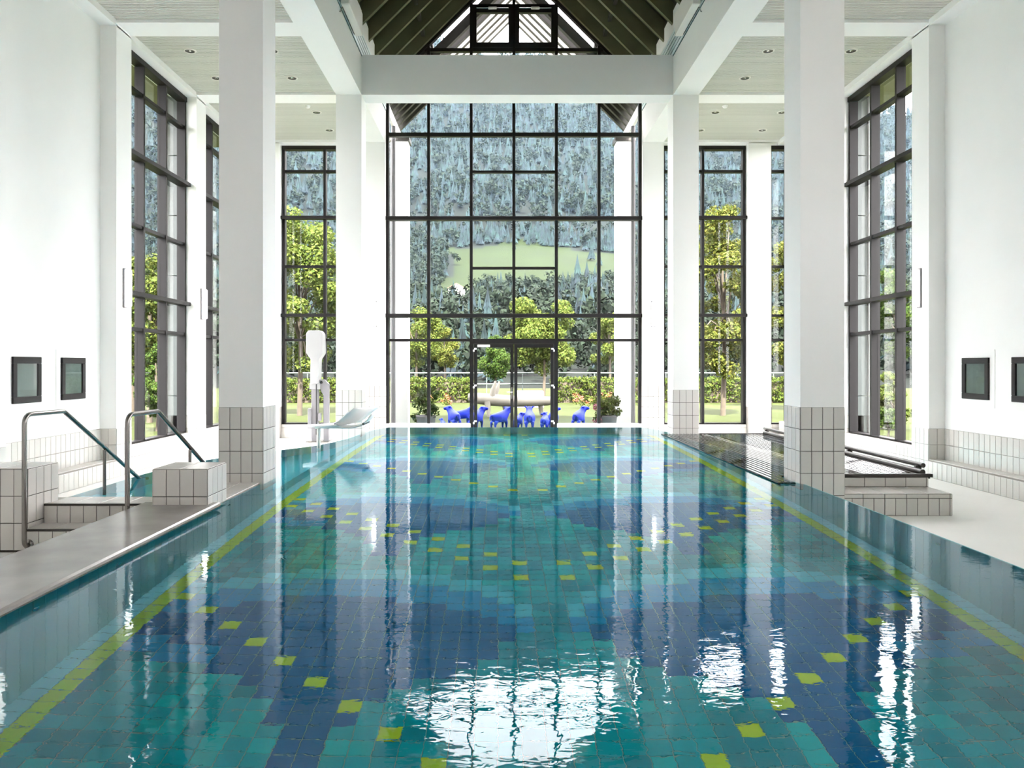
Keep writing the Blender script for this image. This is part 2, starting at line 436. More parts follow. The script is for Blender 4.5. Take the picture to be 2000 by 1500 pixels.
def tile_field(pts, m):
    me0 = tile_mesh(PB, PB, m.name, m, 0.005, 0.0035)
    v0 = np.array([v.co for v in me0.vertices]); f0 = [tuple(p.vertices) for p in me0.polygons]
    b = MB()
    for x, y in pts: b.add(v0 + np.array((x, y, ZF)), f0)
    return b
for c, pts in rest.items():
    tile_field(pts, M['p_'+c]).build('tile_field', M['p_'+c], pfloor, kind='stuff')
# basin wall tiles, tall and narrow
for sx in (-1, 1):
    if sx < 0:
        runs = [(1.2, 9.45)]
    else: runs = [(1.2, 9.67), (15.42, 15.95)]
    for y0, y1 in runs:
        if sx > 0: facing(shell, (3.086, y1, ZF), (0,-1,0), (0,0,1), y1-y0, -0.01-ZF, mkey='p_wall', th=2.0, t=0.005, gap=0.004)
        else: facing(shell, (-3.086, y0, ZF), (0,1,0), (0,0,1), y1-y0, -0.01-ZF, mkey='p_wall', th=2.0, t=0.005, gap=0.004)
# inlet nozzles on the basin walls
for x, y in ((-3.079, 5.6), (-3.079, 7.9), (3.079, 6.2), (3.079, 8.3), (-3.079, 4.6)):
    s = 1 if x < 0 else -1
    b = MB(); b.lathe([(0.0, s*0.012), (0.02, s*0.012), (0.035, s*0.006), (0.038, 0)], (x, y, -0.28), 16, 'x')
    b.build('inlet_nozzle', M['chrome'], shell)

# water surface
V, F = flat([OUT], 0.0)
MB().add(V, F).build('pool_water', M['water'], label='clear rippled water filling the pool to its brim', kind='structure')

# ------------------------------------------------------------------ columns
def column(sx, y, label):
    x0, x1 = (W, W+CW) if sx > 0 else (-W-CW, -W)
    zt = Z0 + 5*TH
    o = MB().box(x0, x1, y, y+CW, zt, BB+0.02).build('column', M['plaster'], label=label, kind='structure')
    MB().box(x0, x1, y, y+CW, Z0-0.02, zt).build('tiled_foot', M['grout'], o)
    facing(o, (x0, y, Z0), (1,0,0), (0,0,1), CW, 5*TH)
    facing(o, (x1, y+CW, Z0), (-1,0,0), (0,0,1), CW, 5*TH)
    facing(o, (x1, y, Z0), (0,1,0), (0,0,1), CW, 5*TH)
    facing(o, (x0, y+CW, Z0), (0,-1,0), (0,0,1), CW, 5*TH)
    return o
nm = {8.95: 'nearest', 15.43: 'middle', 18.67: 'farthest, beside the glass front'}
for y in (8.95, 15.43, 18.67):
    for sx in (-1, 1):
        column(sx, y, 'white square column with tiled foot, %s pool side, %s' % ('left' if sx < 0 else 'right', nm[y]))
for sx in (-1, 1):
    o = MB().box(sx*W, sx*(W+CW), 2.0, 2.5, Z0, BB+0.02).build('column', M['plaster'], label='plain white square column behind the viewer on the %s' % ('left' if sx < 0 else 'right'), kind='structure')

# ------------------------------------------------------------------ beams
for sx in (-1, 1):
    nm_ = 'left' if sx < 0 else 'right'
    MB().box(sx*W, sx*(W+CW), YB, 19.17, BB, 8.30).build('long_beam', M['plaster'], label='long white beam over the %s row of columns' % nm_, kind='structure')
for y, nm_ in ((15.43, 'across the hall between the middle columns'),):
    MB().box(-W, W, y, y+CW, BB, 7.43).build('cross_beam', M['plaster'], label='deep white beam %s' % nm_, kind='structure')
ORD = {-4.01:'first', -0.77:'second', 2.47:'third', 5.71:'fourth', 8.95:'fifth', 12.19:'sixth', 15.43:'seventh', 18.67:'eighth'}
for sx in (-1, 1):
    side = 'left' if sx < 0 else 'right'
    for y in PIERS:
        MB().box(sx*(W+CW), sx*PF, y, y+CW, BB, 6.95).build('aisle_beam', M['plaster'], label='white flat aisle beam, %s side, %s from the back' % (side, ORD[y]), kind='structure')
    MB().box(sx*PF, sx*WO, YB, 19.17, 6.60, 6.95).build('lintel', M['plaster'], label='white lintel band along the %s wall' % side, kind='structure')
    MB().box(sx*(W+CW), sx*(W+CW+0.03), YB, 18.67, CEIL, 6.95).build('ceiling_edge', M['plaster'], label='narrow white ceiling edge beside the %s long beam' % side, kind='structure')
    MB().box(sx*(W+CW-0.05), sx*(WO+0.1), YB, 19.25, 6.95, 7.15).build('roof', M['roof'], label='flat roof over the %s aisle' % side, kind='structure')

# slatted ceilings with downlights
BAYS = [(PIERS[k]+CW, PIERS[k+1]) for k in range(len(PIERS)-1)]
dl = MB()
def downlight_proto():
    r = empty('ceiling_downlight', (0, 0, 0), 'x', 'downlight', 'downlights in the slatted aisle ceilings')
    MB().lathe([(0.075, -0.004), (0.082, -0.012), (0.102, -0.012), (0.108, 0.0)], (0,0,0), 24).build('trim_ring', M['warmwhite'], r)
    MB().lathe([(0.080, -0.010), (0.060, -0.004), (0.0, -0.003)], (0,0,0), 24).build('shade_disc', M['darkmetal'], r)  # flat dark disc paints the shaded hollow of the recess
    MB().ell((0,0,-0.004), (0.03,0.03,0.008), 12, 8).build('bulb', M['chrome'], r)
    return r
DLP = None
for sx in (-1, 1):
    side = 'left' if sx < 0 else 'right'
    for y0, y1 in BAYS:
        x0, x1 = sorted((sx*(W+CW+0.03), sx*(PF-0.0)))
        cb = MB().box(x0, x1, y0, y1, CEIL+0.05, CEIL+0.07).build('ceiling', M['slat_gap'], label='slatted ceiling bay, %s aisle, starting %.0f metres along' % (side, y0+5.2), kind='structure')
        b = MB(); ny = int((y1-y0)/0.05); p = (y1-y0)/ny
        for k in range(ny): b.box(x0, x1, y0+k*p+0.008, y0+(k+1)*p-0.007, CEIL, CEIL+0.012)
        b.build('slat_field', M['slat'], cb, kind='stuff')
        if y0 < 9: continue
        for iy, dy in enumerate((0.71, 1.97)):
            for ix, xx in enumerate((4.21, 5.62)):
                if DLP is None: o = DLP = downlight_proto()
                else: o = copy_tree(DLP)
                o.location = (sx*xx, y0+dy, CEIL)
                o['label'] = 'recessed round ceiling downlight, %s aisle, %s bay from the viewer, %s row, %s' % (side, {9.45:'first', 12.69:'second', 15.93:'third'}[round(y0,2)], 'near' if iy == 0 else 'far', 'beside columns' if ix == 0 else 'beside windows')
    b = MB().lathe([(0.0, -0.045), (0.03, -0.045), (0.045, -0.03), (0.05, -0.008), (0.06, 0.0)], (0,0,0), 18)
    o = b.build('smoke_detector', M['white'], label='small white smoke detector on the farthest %s ceiling bay' % side, cat='detector', group='smoke detectors')
    o.location = (sx*4.3, 16.25, CEIL); o.rotation_euler = (0, 0, 0)

# ------------------------------------------------------------------ side walls
SOLID = {(9.45, 12.19), (6.21, 8.95)}
def key(b): return (round(b[0], 2), round(b[1], 2))
HZ = [(6.0, 0), (4.88, 1), (3.72, 0), (2.55, 1), (1.965, 0)]
wcount = [0]
def window_grid(frm, side_label, us, z0, z1, hz, amber=None, deep=0.16, mw=0.06, nshift=0.0, ledge=True):
    """frm(u0,u1,z0,z1,n0,n1,mb): puts a box in the window plane"""
    wcount[0] += 1
    w = empty('window_%d' % wcount[0], (0,0,0), side_label, kind='structure')
    def part(name, u0, u1, za, zb, n0, n1, m='frame'):
        b = MB(); frm(b, u0, u1, za, zb, n0, n1); return b.build(name, M[m], w)
    u0, u1 = us[0], us[-1]
    part('head', u0, u1, z1-0.09, z1, -0.02, deep); part('sill', u0, u1, z0, z0+0.03, 0.0, deep)
    for k, u in enumerate(us):
        a = u if k == 0 else (u-mw if k == len(us)-1 else u-mw/2)
        part('mullion', a, a+mw, z0, z1-0.09, 0, deep)
    zs = [z0+0.03] + sorted(h for h, t in hz) + [z1-0.09]
    for h, thick in hz:
        if thick and ledge:
            part('ledge_rail', u0-0.02, u1+0.02, h-0.035, h+0.035, -0.09, 0.03)
        for k in range(len(us)-1): part('transom', us[k]+mw/2, us[k+1]-mw/2, h-0.03, h+0.03, 0.02, deep-0.02)
    for k in range(len(us)-1):
        for q in range(len(zs)-1):
            m = 'glass'
            if amber and k == amber and q == 0: m = 'glass_amber'
            part('pane', us[k]+mw/2, us[k+1]-mw/2, zs[q], zs[q+1], deep-0.05, deep-0.042, m)
    return w
for sx in (-1, 1):
    side = 'left' if sx < 0 else 'right'
    # piers
    for y in PIERS[:-1]:
        o = MB().box(sx*PF, sx*6.60, y, y+CW, DADO, 6.62).build('pier', M['plaster'], label='white wall pier with tiled foot, %s wall, %s from the back' % (side, ORD[y]), kind='structure')
        MB().box(sx*PF, sx*WO, y, y+CW, Z0-0.02, DADO).build('tiled_foot', M['grout_light'], o)
        if y > 6:
            if sx < 0:
                facing(o, (-PF, y, Z0), (0,1,0), (0,0,1), CW, 3*TH)
                facing(o, (-PF-0.25, y, Z0), (1,0,0), (0,0,1), 0.25, 3*TH)
                facing(o, (-PF, y+CW, Z0), (-1,0,0), (0,0,1), 0.25, 3*TH)
            else:
                facing(o, (PF, y+CW, Z0), (0,-1,0), (0,0,1), CW, 3*TH)
                facing(o, (PF, y, Z0), (1,0,0), (0,0,1), 0.25, 3*TH)
                facing(o, (PF+0.25, y+CW, Z0), (-1,0,0), (0,0,1), 0.25, 3*TH)
    def frm(b, u0, u1, z0, z1, n0, n1, sx=sx): b.box(sx*(6.48+n0), sx*(6.48+n1), u0, u1, z0, z1)
    for by in BAYS:
        y0, y1 = by
        if key(by) in SOLID or (sx < 0 and y0 < 6) or (sx > 0 and y0 < 2):  # unseen bays behind the viewer kept solid to limit light on column fronts
            o = MB().box(sx*WR, sx*WO, y0, y1, -0.128, 6.62).box(sx*PF, sx*WO, y0, y1, Z0-0.02, -0.11).build('wall_%s' % side, M['plaster'], label='white solid %s wall bay with ledge, %s' % (side, 'with two small windows' if y0 > 9 else ('beside the viewer' if y0 > 6 else 'behind the viewer')), kind='structure')
            if y0 > 9:
                MB().box(sx*(WR-0.002), sx*(WR+0.1), y0, y1, -0.128, DADO).build('grout_bed', M['grout_light'], o)
                MB().box(sx*(PF-0.002), sx*(PF+0.1), y0, y1, Z0, -0.108).build('grout_bed', M['grout_light'], o)
                if sx < 0:
                    facing(o, (-WR+0.002, y0, -0.108), (0,1,0), (0,0,1), y1-y0, DADO+0.108, vstart=0.02)
                    facing(o, (-PF+0.002, y0, Z0), (0,1,0), (0,0,1), y1-y0, 0.25)
                    facing(o, (-PF, y0, -0.108), (0,1,0), (-1,0,0), y1-y0, 0.25)
                else:
                    facing(o, (WR-0.002, y1, -0.108), (0,-1,0), (0,0,1), y1-y0, DADO+0.108, vstart=0.02)
                    facing(o, (PF-0.002, y1, Z0), (0,-1,0), (0,0,1), y1-y0, 0.25)
                    facing(o, (PF, y1, -0.108), (0,-1,0), (1,0,0), y1-y0, 0.25)
        else:
            o = MB().box(sx*PF, sx*WO, y0, y1, Z0-0.02, 0.03).build('low_wall', M['grout_light'], label='low tiled wall under the %s window bay, %.0f metres along' % (side, y0+5.2), kind='structure')
            if y0 > 9:
                hh = 0.03-Z0
                if sx < 0:
                    facing(o, (-PF, y0, Z0), (0,1,0), (0,0,1), y1-y0, hh); facing(o, (-PF, y0, 0.03), (0,1,0), (-1,0,0), y1-y0, 0.2)
                else:
                    facing(o, (PF, y1, Z0), (0,-1,0), (0,0,1), y1-y0, hh); facing(o, (PF, y1, 0.03), (0,-1,0), (1,0,0), y1-y0, 0.2)
            us = [y0 + (y1-y0)*k/3 for k in range(4)]
            if y0 < 9:  # unseen high window and wall under it, added to light the hall
                MB().box(sx*PF, sx*WO, y0, y1, 0.03, 2.6).build('wall_%s' % side, M['plaster'], label='white wall below the high %s window added behind the viewer' % side, kind='structure')
            window_grid(frm, 'tall dark-framed window in the %s wall, %s' % (side, {12.69:'second bay from the glass front', 15.93:'bay next to the glass front'}.get(round(y0,2), 'high bay added behind the viewer for light, %.0f metres along' % (y0+5.2))), us, 0.04 if y0 > 9 else 2.61, 6.59, HZ if y0 > 9 else HZ[:3], amber=0 if (sx > 0 and round(y0,2) == 12.69) else None)
    # small square windows in the solid bay
    for q, (ya, yb) in enumerate(((9.95, 10.57), (11.07, 11.70))):
        wcount[0] += 1
        za, zb = 0.86, 1.46
        w = empty('window_%d' % wcount[0], (sx*WR, (ya+yb)/2, za), 'small square dark-framed window in the %s wall, %s' % (side, 'nearer the viewer' if q == 0 else 'farther from the viewer'), kind='structure')
        fw = 0.085; xi, xo = sx*(WR-0.035), sx*(WR+0.02)
        for u0, u1, z0_, z1_ in ((ya, yb, za, za+fw), (ya, yb, zb-fw, zb), (ya, ya+fw, za+fw, zb-fw), (yb-fw, yb, za+fw, zb-fw)):
            MB().cbox(xi, xo, u0, u1, z0_, z1_, 0.006).build('frame', M['frame'], w)
        MB().box(sx*(WR-0.026), sx*(WR-0.020), ya+fw, yb-fw, za+fw, zb-fw).build('pane', M['glass'], w)
        MB().box(sx*(WR-0.014), sx*(WR-0.009), ya+fw, yb-fw, za+fw, zb-fw).build('reflection_panel', M['painted_reflection'], w)  # carries the painted reflection behind the pane
        # raised plaster surround
        s0, s1 = 0.11, 0.008
        MB().box(sx*(WR-s1), sx*WR, ya-s0, yb+s0, za-s0, zb+s0).build('plaster_surround', M['plaster'], w)

# ------------------------------------------------------------------ far glass front
GX = [-3.05 + 6.10*k/6 for k in range(7)]
SUMG = 11.02
def clip(poly, a, b_, c):            # keep a*x + b*z <= c
    out = []
    for i in range(len(poly)):
        p, q = poly[i], poly[(i+1) % len(poly)]
        dp, dq = a*p[0]+b_*p[1]-c, a*q[0]+b_*q[1]-c
        if dp <= 0: out.append(p)
        if dp*dq < 0:
            t = dp/(dp-dq); out.append((p[0]+(q[0]-p[0])*t, p[1]+(q[1]-p[1])*t))
    return out
wcount[0] += 1
gf = empty('window_%d' % wcount[0], (0,0,0), 'great gabled glass front at the far end of the hall', kind='structure')
SILL = -0.043
for k, x in enumerate(GX):
    top = SUMG-abs(x)
    hw = 0.035; a, c = x-hw, x+hw
    if k == 0: a, c = x, x+0.07
    if k == 6: a, c = x-0.07, x
    zb = SILL
    if k == 3: zb = 1.99
    MB().box(a, c, YG, YG+0.14, zb, top).build('mullion', M['frame'], gf)
for z, th, k0, k1, led in ((6.87, .045, 0, 6, 0), (5.98, .028, 2, 4, 0), (4.86, .045, 0, 6, 1), (3.68, .028, 2, 4, 0), (2.54, .045, 0, 6, 1), (1.96, .03, 0, 6, 0), (8.89, .04, 0, 6, 0), (9.93, .05, 2, 4, 0)):
    xa, xb = GX[k0], GX[k1]
    lim = SUMG-z
    xa, xb = max(xa, -lim), min(xb, lim)
    MB().box(xa, xb, YG+0.015, YG+0.125, z-th, z+th).build('transom', M['frame'], gf)
    if led: MB().cbox(xa-0.02, xb+0.02, YG-0.07, YG+0.02, z-th, z+th, 0.008).build('ledge_rail', M['frame'], gf)
for k0, k1 in ((0, 2), (4, 6)):
    MB().box(GX[k0], GX[k1], YG-0.01, YG+0.14, SILL-0.03, SILL+0.015).build('sill', M['white'], gf)
rows = {k: [SILL, 1.96, 2.54, 4.86, 6.87, 8.89, 11.2] for k in range(6)}
for k in (2, 3): rows[k] = [1.96, 2.54, 3.68, 4.86, 5.98, 6.87, 8.89, 9.93, 11.2]
for k in range(6):
    for q in range(len(rows[k])-1):
        za, zb = rows[k][q], rows[k][q+1]
        poly = [(GX[k], za), (GX[k+1], za), (GX[k+1], zb), (GX[k], zb)]
        poly = clip(clip(poly, 1, 1, SUMG), -1, 1, SUMG)
        if len(poly) < 3: continue
        MB().prism(poly, YG+0.070, YG+0.078, 'y').build('pane', M['glass'], gf)
# sloping gable frame
for s in (-1, 1):
    p = [(s*3.05, SUMG-3.05), (0, SUMG), (0, SUMG+0.14), (s*3.05, SUMG-3.05+0.14)]
    MB().prism(p, YG, YG+0.14, 'y').build('gable_frame', M['frame'], gf)
# opening sashes high in the gable
for s in (-1, 1):
    xa, xb = sorted((s*0.03, s*(GX[4]-0.03)))
    za, zb = 8.93, 9.88
    w = MB().box(xa, xb, YG-0.05, YG+0.05, za, za+0.11).box(xa, xb, YG-0.05, YG+0.05, zb-0.13, zb).box(xa, xa+0.10, YG-0.05, YG+0.05, za+.11, zb-.13).box(xb-0.10, xb, YG-0.05, YG+0.05, za+.11, zb-.13).build('sash_frame', M['frame'], gf)
    MB().tube([(xa+0.1, YG-0.07, zb-0.03), (xb-0.1, YG-0.07, zb-0.03)], 0.012, 8).build('opener_rod', M['chrome'], w)
    MB().cbox((xa+xb)/2-0.1, (xa+xb)/2+0.1, YG-0.09, YG-0.05, zb-0.06, zb-0.01, 0.006).build('opener_bracket', M['warmwhite'], w)
# low walls under the glass front
for s in (-1, 1):
    MB().box(s*1.02, s*3.05, YG-0.02, YG+0.3, Z0-0.02, SILL-0.03).build('low_wall', M['plaster'], label='low white wall under the glass front, %s of the door' % ('left' if s < 0 else 'right'), kind='structure')
# double door
dr = empty('door_1', (0, YG, Z0), 'dark double glass door in the middle of the glass front', kind='structure')
xa, xb = GX[2], GX[4]; zt = 1.93
MB().box(xa-0.01, xa+0.06, YG-0.03, YG+0.1, Z0, zt).box(xb-0.06, xb+0.01, YG-0.03, YG+0.1, Z0, zt).box(xa+0.06, xb-0.06, YG-0.03, YG+0.1, zt-0.06, zt).build('door_frame', M['frame'], dr)
for s in (-1, 1):
    la, lb = sorted((s*0.008, s*(GX[4]-0.07)))
    lf = MB().box(la, lb, YG-0.045, YG+0.03, zt-0.15, zt-0.065).box(la, lb, YG-0.045, YG+0.03, Z0+0.01, Z0+0.18).box(la, la+0.075, YG-0.045, YG+0.03, Z0+.18, zt-0.15).box(lb-0.075, lb, YG-0.045, YG+0.03, Z0+.18, zt-0.15).build('door_leaf', M['frame'], dr)
    MB().box(la+0.075, lb-0.075, YG-0.008, YG, Z0+0.18, zt-0.15).build('pane', M['glass'], lf)
    for z in (1.72, 0.85, 0.0):
        x = s*(GX[4]-0.10)
        MB().cbox(x-0.03, x+0.03, YG-0.062, YG-0.045, z+0.01, z+0.05, 0.004).cbox(x+s*0.02, x+s*0.055, YG-0.062, YG-0.04, z-0.04, z+0.012, 0.004).build('hinge', M['white'], lf)
    if s < 0:
        MB().tube([(-0.045, YG-0.05, 0.72), (-0.045, YG-0.10, 0.72), (-0.17, YG-0.10, 0.72)], 0.011, 10).build('handle', M['chrome'], lf)
        MB().cbox(-0.065, -0.03, YG-0.056, YG-0.045, 0.55, 0.84, 0.004).build('lock_plate', M['steel'], lf)
        MB().cbox(la+0.08, la+0.38, YG-0.10, YG-0.045, zt-0.14, zt-0.08, 0.008).build('door_closer', M['warmwhite'], lf)

# far aisle walls
for sx in (-1, 1):
    side = 'left' if sx < 0 else 'right'
    yw = 18.95
    def frm2(b, u0, u1, z0, z1, n0, n1, sx=sx):
        a, c = sorted((u0, u1)); b.box(sx*a, sx*c, yw-0.12+n0, yw-0.12+n1, z0, z1)
    lw = MB().box(sx*3.55, sx*WO, yw-0.15, yw+0.2, Z0-0.02, -0.05).build('low_wall', M['grout_light'], label='low tiled wall under the far end window of the %s aisle' % side, kind='structure')
    if sx < 0: facing(lw, (-WO, yw-0.15, Z0), (1,0,0), (0,0,1), WO-3.55, -0.05-Z0)
    else: facing(lw, (3.55, yw-0.15, Z0), (1,0,0), (0,0,1), WO-3.55, -0.05-Z0)
    o = MB().box(sx*5.55, sx*6.09, 18.67, 19.17, DADO, 6.62).build('pier', M['plaster'], label='white pier with tiled foot at the far end of the %s aisle' % side, kind='structure')
    MB().box(sx*5.55, sx*6.09, 18.67, 19.17, Z0-0.02, DADO).build('tiled_foot', M['grout_light'], o)
    facing(o, ((5.55 if sx > 0 else -6.09), 18.67, Z0), (1,0,0), (0,0,1), 0.54, 3*TH)
    MB().box(sx*3.55, sx*WO, yw-0.15, yw+0.2, 6.60, 6.95).build('lintel', M['plaster'], label='white lintel over the far end window of the %s aisle' % side, kind='structure')
    us = [3.55, 4.52, 5.53]
    window_grid(frm2, 'tall dark-framed window at the far end of the %s aisle' % side, us, -0.045, 6.60, HZ, ledge=True)
    window_grid(frm2, 'narrow dark-framed window in the far corner of the %s aisle' % side, [6.10, 6.56], -0.045, 6.60, HZ, ledge=False)
    MB().box(sx*6.57, sx*WO, 18.67, 19.17, Z0, 6.62).build('pier', M['plaster'], label='white corner post at the far end of the %s wall' % side, kind='structure')
# unseen back wall, added with the high window for the light
MB().box(-WO, WO, YB-0.25, YB, Z0-0.02, 8.4).prism([(-3.6, 8.4), (3.6, 8.4), (0, 12.0)], YB-0.25, YB, 'y').build('wall_back', M['plaster'], label='white end wall behind the viewer', kind='structure')

# ------------------------------------------------------------------ roof over the nave
SUMR = 11.10; RD = 0.42
for s in (-1, 1):
    side = 'left' if s < 0 else 'right'
    p = [(s*3.6, SUMR+RD-3.6), (0, SUMR+RD), (0, SUMR+RD+0.2), (s*3.6, SUMR+RD-3.6+0.2)]
    rf = MB().prism(p, YB-0.25, 19.0, 'y').build('roof', M['roof'], label='dark sloping %s half of the hall roof with deep rafters' % side, kind='structure')
    y = YB+0.4
    while y < 18.7:
        p = [(s*3.06, SUMR-3.06), (0, SUMR), (0, SUMR+RD+0.02), (s*3.06, SUMR-3.06+RD+0.02)]
        MB().prism(p, y, y+0.09, 'y').build('rafter', M['rafter'], rf)
        y += 0.81
    for t in (0.9, 2.1):
        x = s*(3.05-t)
        MB().box(x-0.04, x+0.04, YB, 18.8, SUMR-abs(x)+0.20, SUMR-abs(x)+0.32).build('purlin', M['roof'], rf)
    # tie rods
MB().box(-0.06, 0.06, YB, 18.8, SUMR+0.02, SUMR+RD).build('ridge_beam', M['roof'], label='dark ridge beam along the roof apex', kind='structure')

# conduits on the long beams, and the boxes fixed over them
for s in (-1, 1):
    side = 'left' if s < 0 else 'right'
    cd = empty('conduit_run', (s*W, 6.0, 7.40), 'run of pale parallel conduits along the %s beam' % side, 'conduit', 'conduit runs under the roof')
    MB().box(s*(W-0.002), s*(W-0.012), 5.0, 18.7, 7.40, 7.88).build('back_plate', M['pipe_gap'], cd)
    for k in range(5):
        z = 7.445 + 0.096*k
        MB().box(s*(W-0.012), s*(W-0.022), 5.0, 18.68, z-0.030, z+0.030).build('conduit', M['pipe'], cd)
    y0, y1 = 13.15, 14.45
    bx = empty('speaker_box', (s*W, 13.8, 7.40), 'pale flat box fixed over the conduits on the %s beam' % side, 'speaker', 'boxes on the conduits')
    MB().cbox(s*(W-0.046), s*(W-0.19), y0, y1, 7.38, 7.80, 0.012).build('casing', M['warmwhite'], bx)
    MB().box(s*(W-0.05), s*(W-0.062), y0+0.1, y1-0.1, 7.374, 7.381).build('grille_slot', M['black'], bx)
    MB().tube([(s*(W-0.05), y0+0.1, 7.37), (s*(W-0.02), y0+0.1, 7.30), (s*(W-0.004), y0+0.1, 7.30)], 0.01, 8).build('cable', M['steel'], bx)

# ------------------------------------------------------------------ wall sconces
def sconce_proto():
    r = empty('wall_sconce', (0,0,0), 'x', 'wall lamp', 'slim lit wall sconces')
    MB().cbox(-0.05, 0.05, 0.0, 0.03, -0.31, 0.31, 0.004).build('back_plate', M['lift_grey'], r)
    MB().cbox(-0.045, 0.045, 0.03, 0.11, -0.29, 0.29, 0.012).build('diffuser', M['lamp'], r)
    return r
SP = None
for sx in (-1, 1):
    side = 'left' if sx < 0 else 'right'
    for y, w_ in ((9.2, 'nearest the viewer'), (12.44, 'between solid wall and window'), (15.68, 'between the two tall windows')):
        o = SP = sconce_proto() if SP is None else SP
        if 'used' in SP: o = copy_tree(SP)
        SP['used'] = 1
        o.location = (sx*PF, y, 2.57); o.rotation_euler = (0, 0, R(90) if sx > 0 else R(-90))
        o['label'] = 'slim white lit wall sconce on the %s wall pier %s' % (side, w_)
    o = copy_tree(SP); o.location = (sx*(W+0.25), 18.67, 2.57); o.rotation_euler = (0, 0, R(180))
    o['label'] = 'slim white lit sconce on the far %s column beside the glass front' % side
for o in bpy.data.objects:
    if 'used' in o: del o['used']

# ------------------------------------------------------------------ left: rim, bench slab, blocks, steps, rails
rim = MB().box(-3.55, -3.086, 1.2, 9.45, Z0-0.02, 0.012).box(-4.85, -3.55, 7.56, 7.98, Z0, 0.012).build('pool_rim', M['grout_light'], label='pale tiled rim between the pool and the side bay', kind='structure')
facing(rim, (-3.55, 7.4, 0.012), (1,0,0), (0,1,0), 0.464, 2.05, tw=0.25, th=0.125)
facing(rim, (-4.72, 7.52, 0.012), (1,0,0), (0,1,0), 1.17, 0.46, tw=0.25, th=0.25)
def block(x0, x1, y0, y1, z0, z1, label):
    o = MB().box(x0, x1, y0, y1, z0, z1).build('tiled_block', M['grout'], label=label, cat='block', group='tiled blocks by the steps')
    h = z1-z0; vs_ = (TH - h % TH) % TH
    def side(org, u, L):
        # full tiles from the top down
        zz = z1
        while zz > z0+0.02:
            hh = min(TH, zz-z0)
            facing(o, (org[0], org[1], zz-hh), u, (0,0,1), L, hh); zz -= hh
    side((x0, y0), (1,0,0), x1-x0); side((x1, y0), (0,1,0), y1-y0); side((x1, y1), (-1,0,0), x1-x0); side((x0, y1), (0,-1,0), y1-y0)
    facing(o, (x0, y0, z1), (1,0,0), (0,1,0), x1-x0, y1-y0, tw=0.25, th=0.25)
    return o
block(-3.553, -3.053, 7.24, 7.74, 0.02, 0.39, 'low square tiled block between the steel handrail and the near column')
block(-5.72, -4.72, 7.27, 7.77, Z0, 0.39, 'tall tiled block left of the entry steps')
# entry steps
st = empty('entry_steps', (-4.15, 7.2, Z0), 'two tiled entry steps leading up to the side bay water', 'steps')
for k, (y0, z0, z1, xa) in enumerate(((7.20, Z0, -0.155, -4.70), (7.50, -0.155, 0.025, -4.70))):
    s_ = MB().box(xa, -3.56, y0, 7.56 if k else 7.52, Z0 if k == 0 else -0.16, z1).build('step', M['grout'], st)
    facing(s_, (xa, y0, z0), (1,0,0), (0,0,1), -3.56-xa, z1-z0-0.012)
    facing(s_, (xa, y0+0.02, z1), (1,0,0), (0,1,0), -3.56-xa, 0.27 if k == 0 else 0.05, tw=0.25, th=0.3)
    MB().box(xa, -3.56, y0-0.006, y0+0.018, z1-0.012, z1+0.007).build('nosing', M['darkmetal'], s_)
# bench slab over the pool edge
sl = []
yy = [0.2, 7.38]
prof = [(-3.68, 0.018), (-3.01, 0.018), (-2.988, 0.024), (-2.976, 0.040), (-2.980, 0.056), (-2.995, 0.067), (-3.68, 0.067)]
bench = MB().prism(prof, 0.4, 7.38, 'y').build('bench_slab', M['slab'], label='long grey polished slab bench along the left pool edge', cat='bench')
for k in range(6):
    MB().box(-3.66, -3.16, 0.55+k*1.28, 0.75+k*1.28, Z0, 0.018).build('support', M['tile'], bench)
# handrails
def arc(p0, p1, p2, n=6):
    return [tuple((1-t)**2*Vector(p0) + 2*t*(1-t)*Vector(p1) + t*t*Vector(p2)) for t in [k/n for k in range(n+1)]]
def handrail(x, label):
    r = empty('handrail', (x, 7.15, -0.16), label, 'handrail', 'steel handrails at the entry steps')
    yv, zt = 7.12, 0.90
    pts = [(x+0.05, yv-0.002, -0.30), (x+0.02, yv, -0.305)] + arc((x+0.02, yv, -0.305), (x, yv, -0.30), (x, yv, -0.24), 4)
    pts = [(x, yv+0.06, -0.285)] + arc((x, yv+0.05, -0.29), (x, yv, -0.29), (x, yv, -0.23), 5) + arc((x, yv, zt-0.10), (x, yv, zt), (x, yv+0.10, zt), 7)
    pts += arc((x, yv+0.62, zt-0.004), (x, yv+0.65, zt-0.004), (x, yv+0.68, zt-0.022), 3) + [(x, 9.42, -0.01), (x, 9.62, -0.12), (x, 9.62, -0.30)]
    MB().tube(pts, 0.0215, 14).build('rail', M['steel'], r)
    MB().tube([(x, 8.57, 0.43), (x, 8.57, -0.45)], 0.017, 12).build('post', M['steel'], r)
    MB().lathe([(0.0, -0.012), (0.045, -0.012), (0.045, 0.0), (0.0, 0.0)], (x, 7.19, -0.285), 16, 'y').build('wall_flange', M['steel'], r)
    return r
handrail(-4.66, 'bent steel handrail beside the tall tiled block')
handrail(-3.73, 'bent steel handrail beside the low square tiled block')

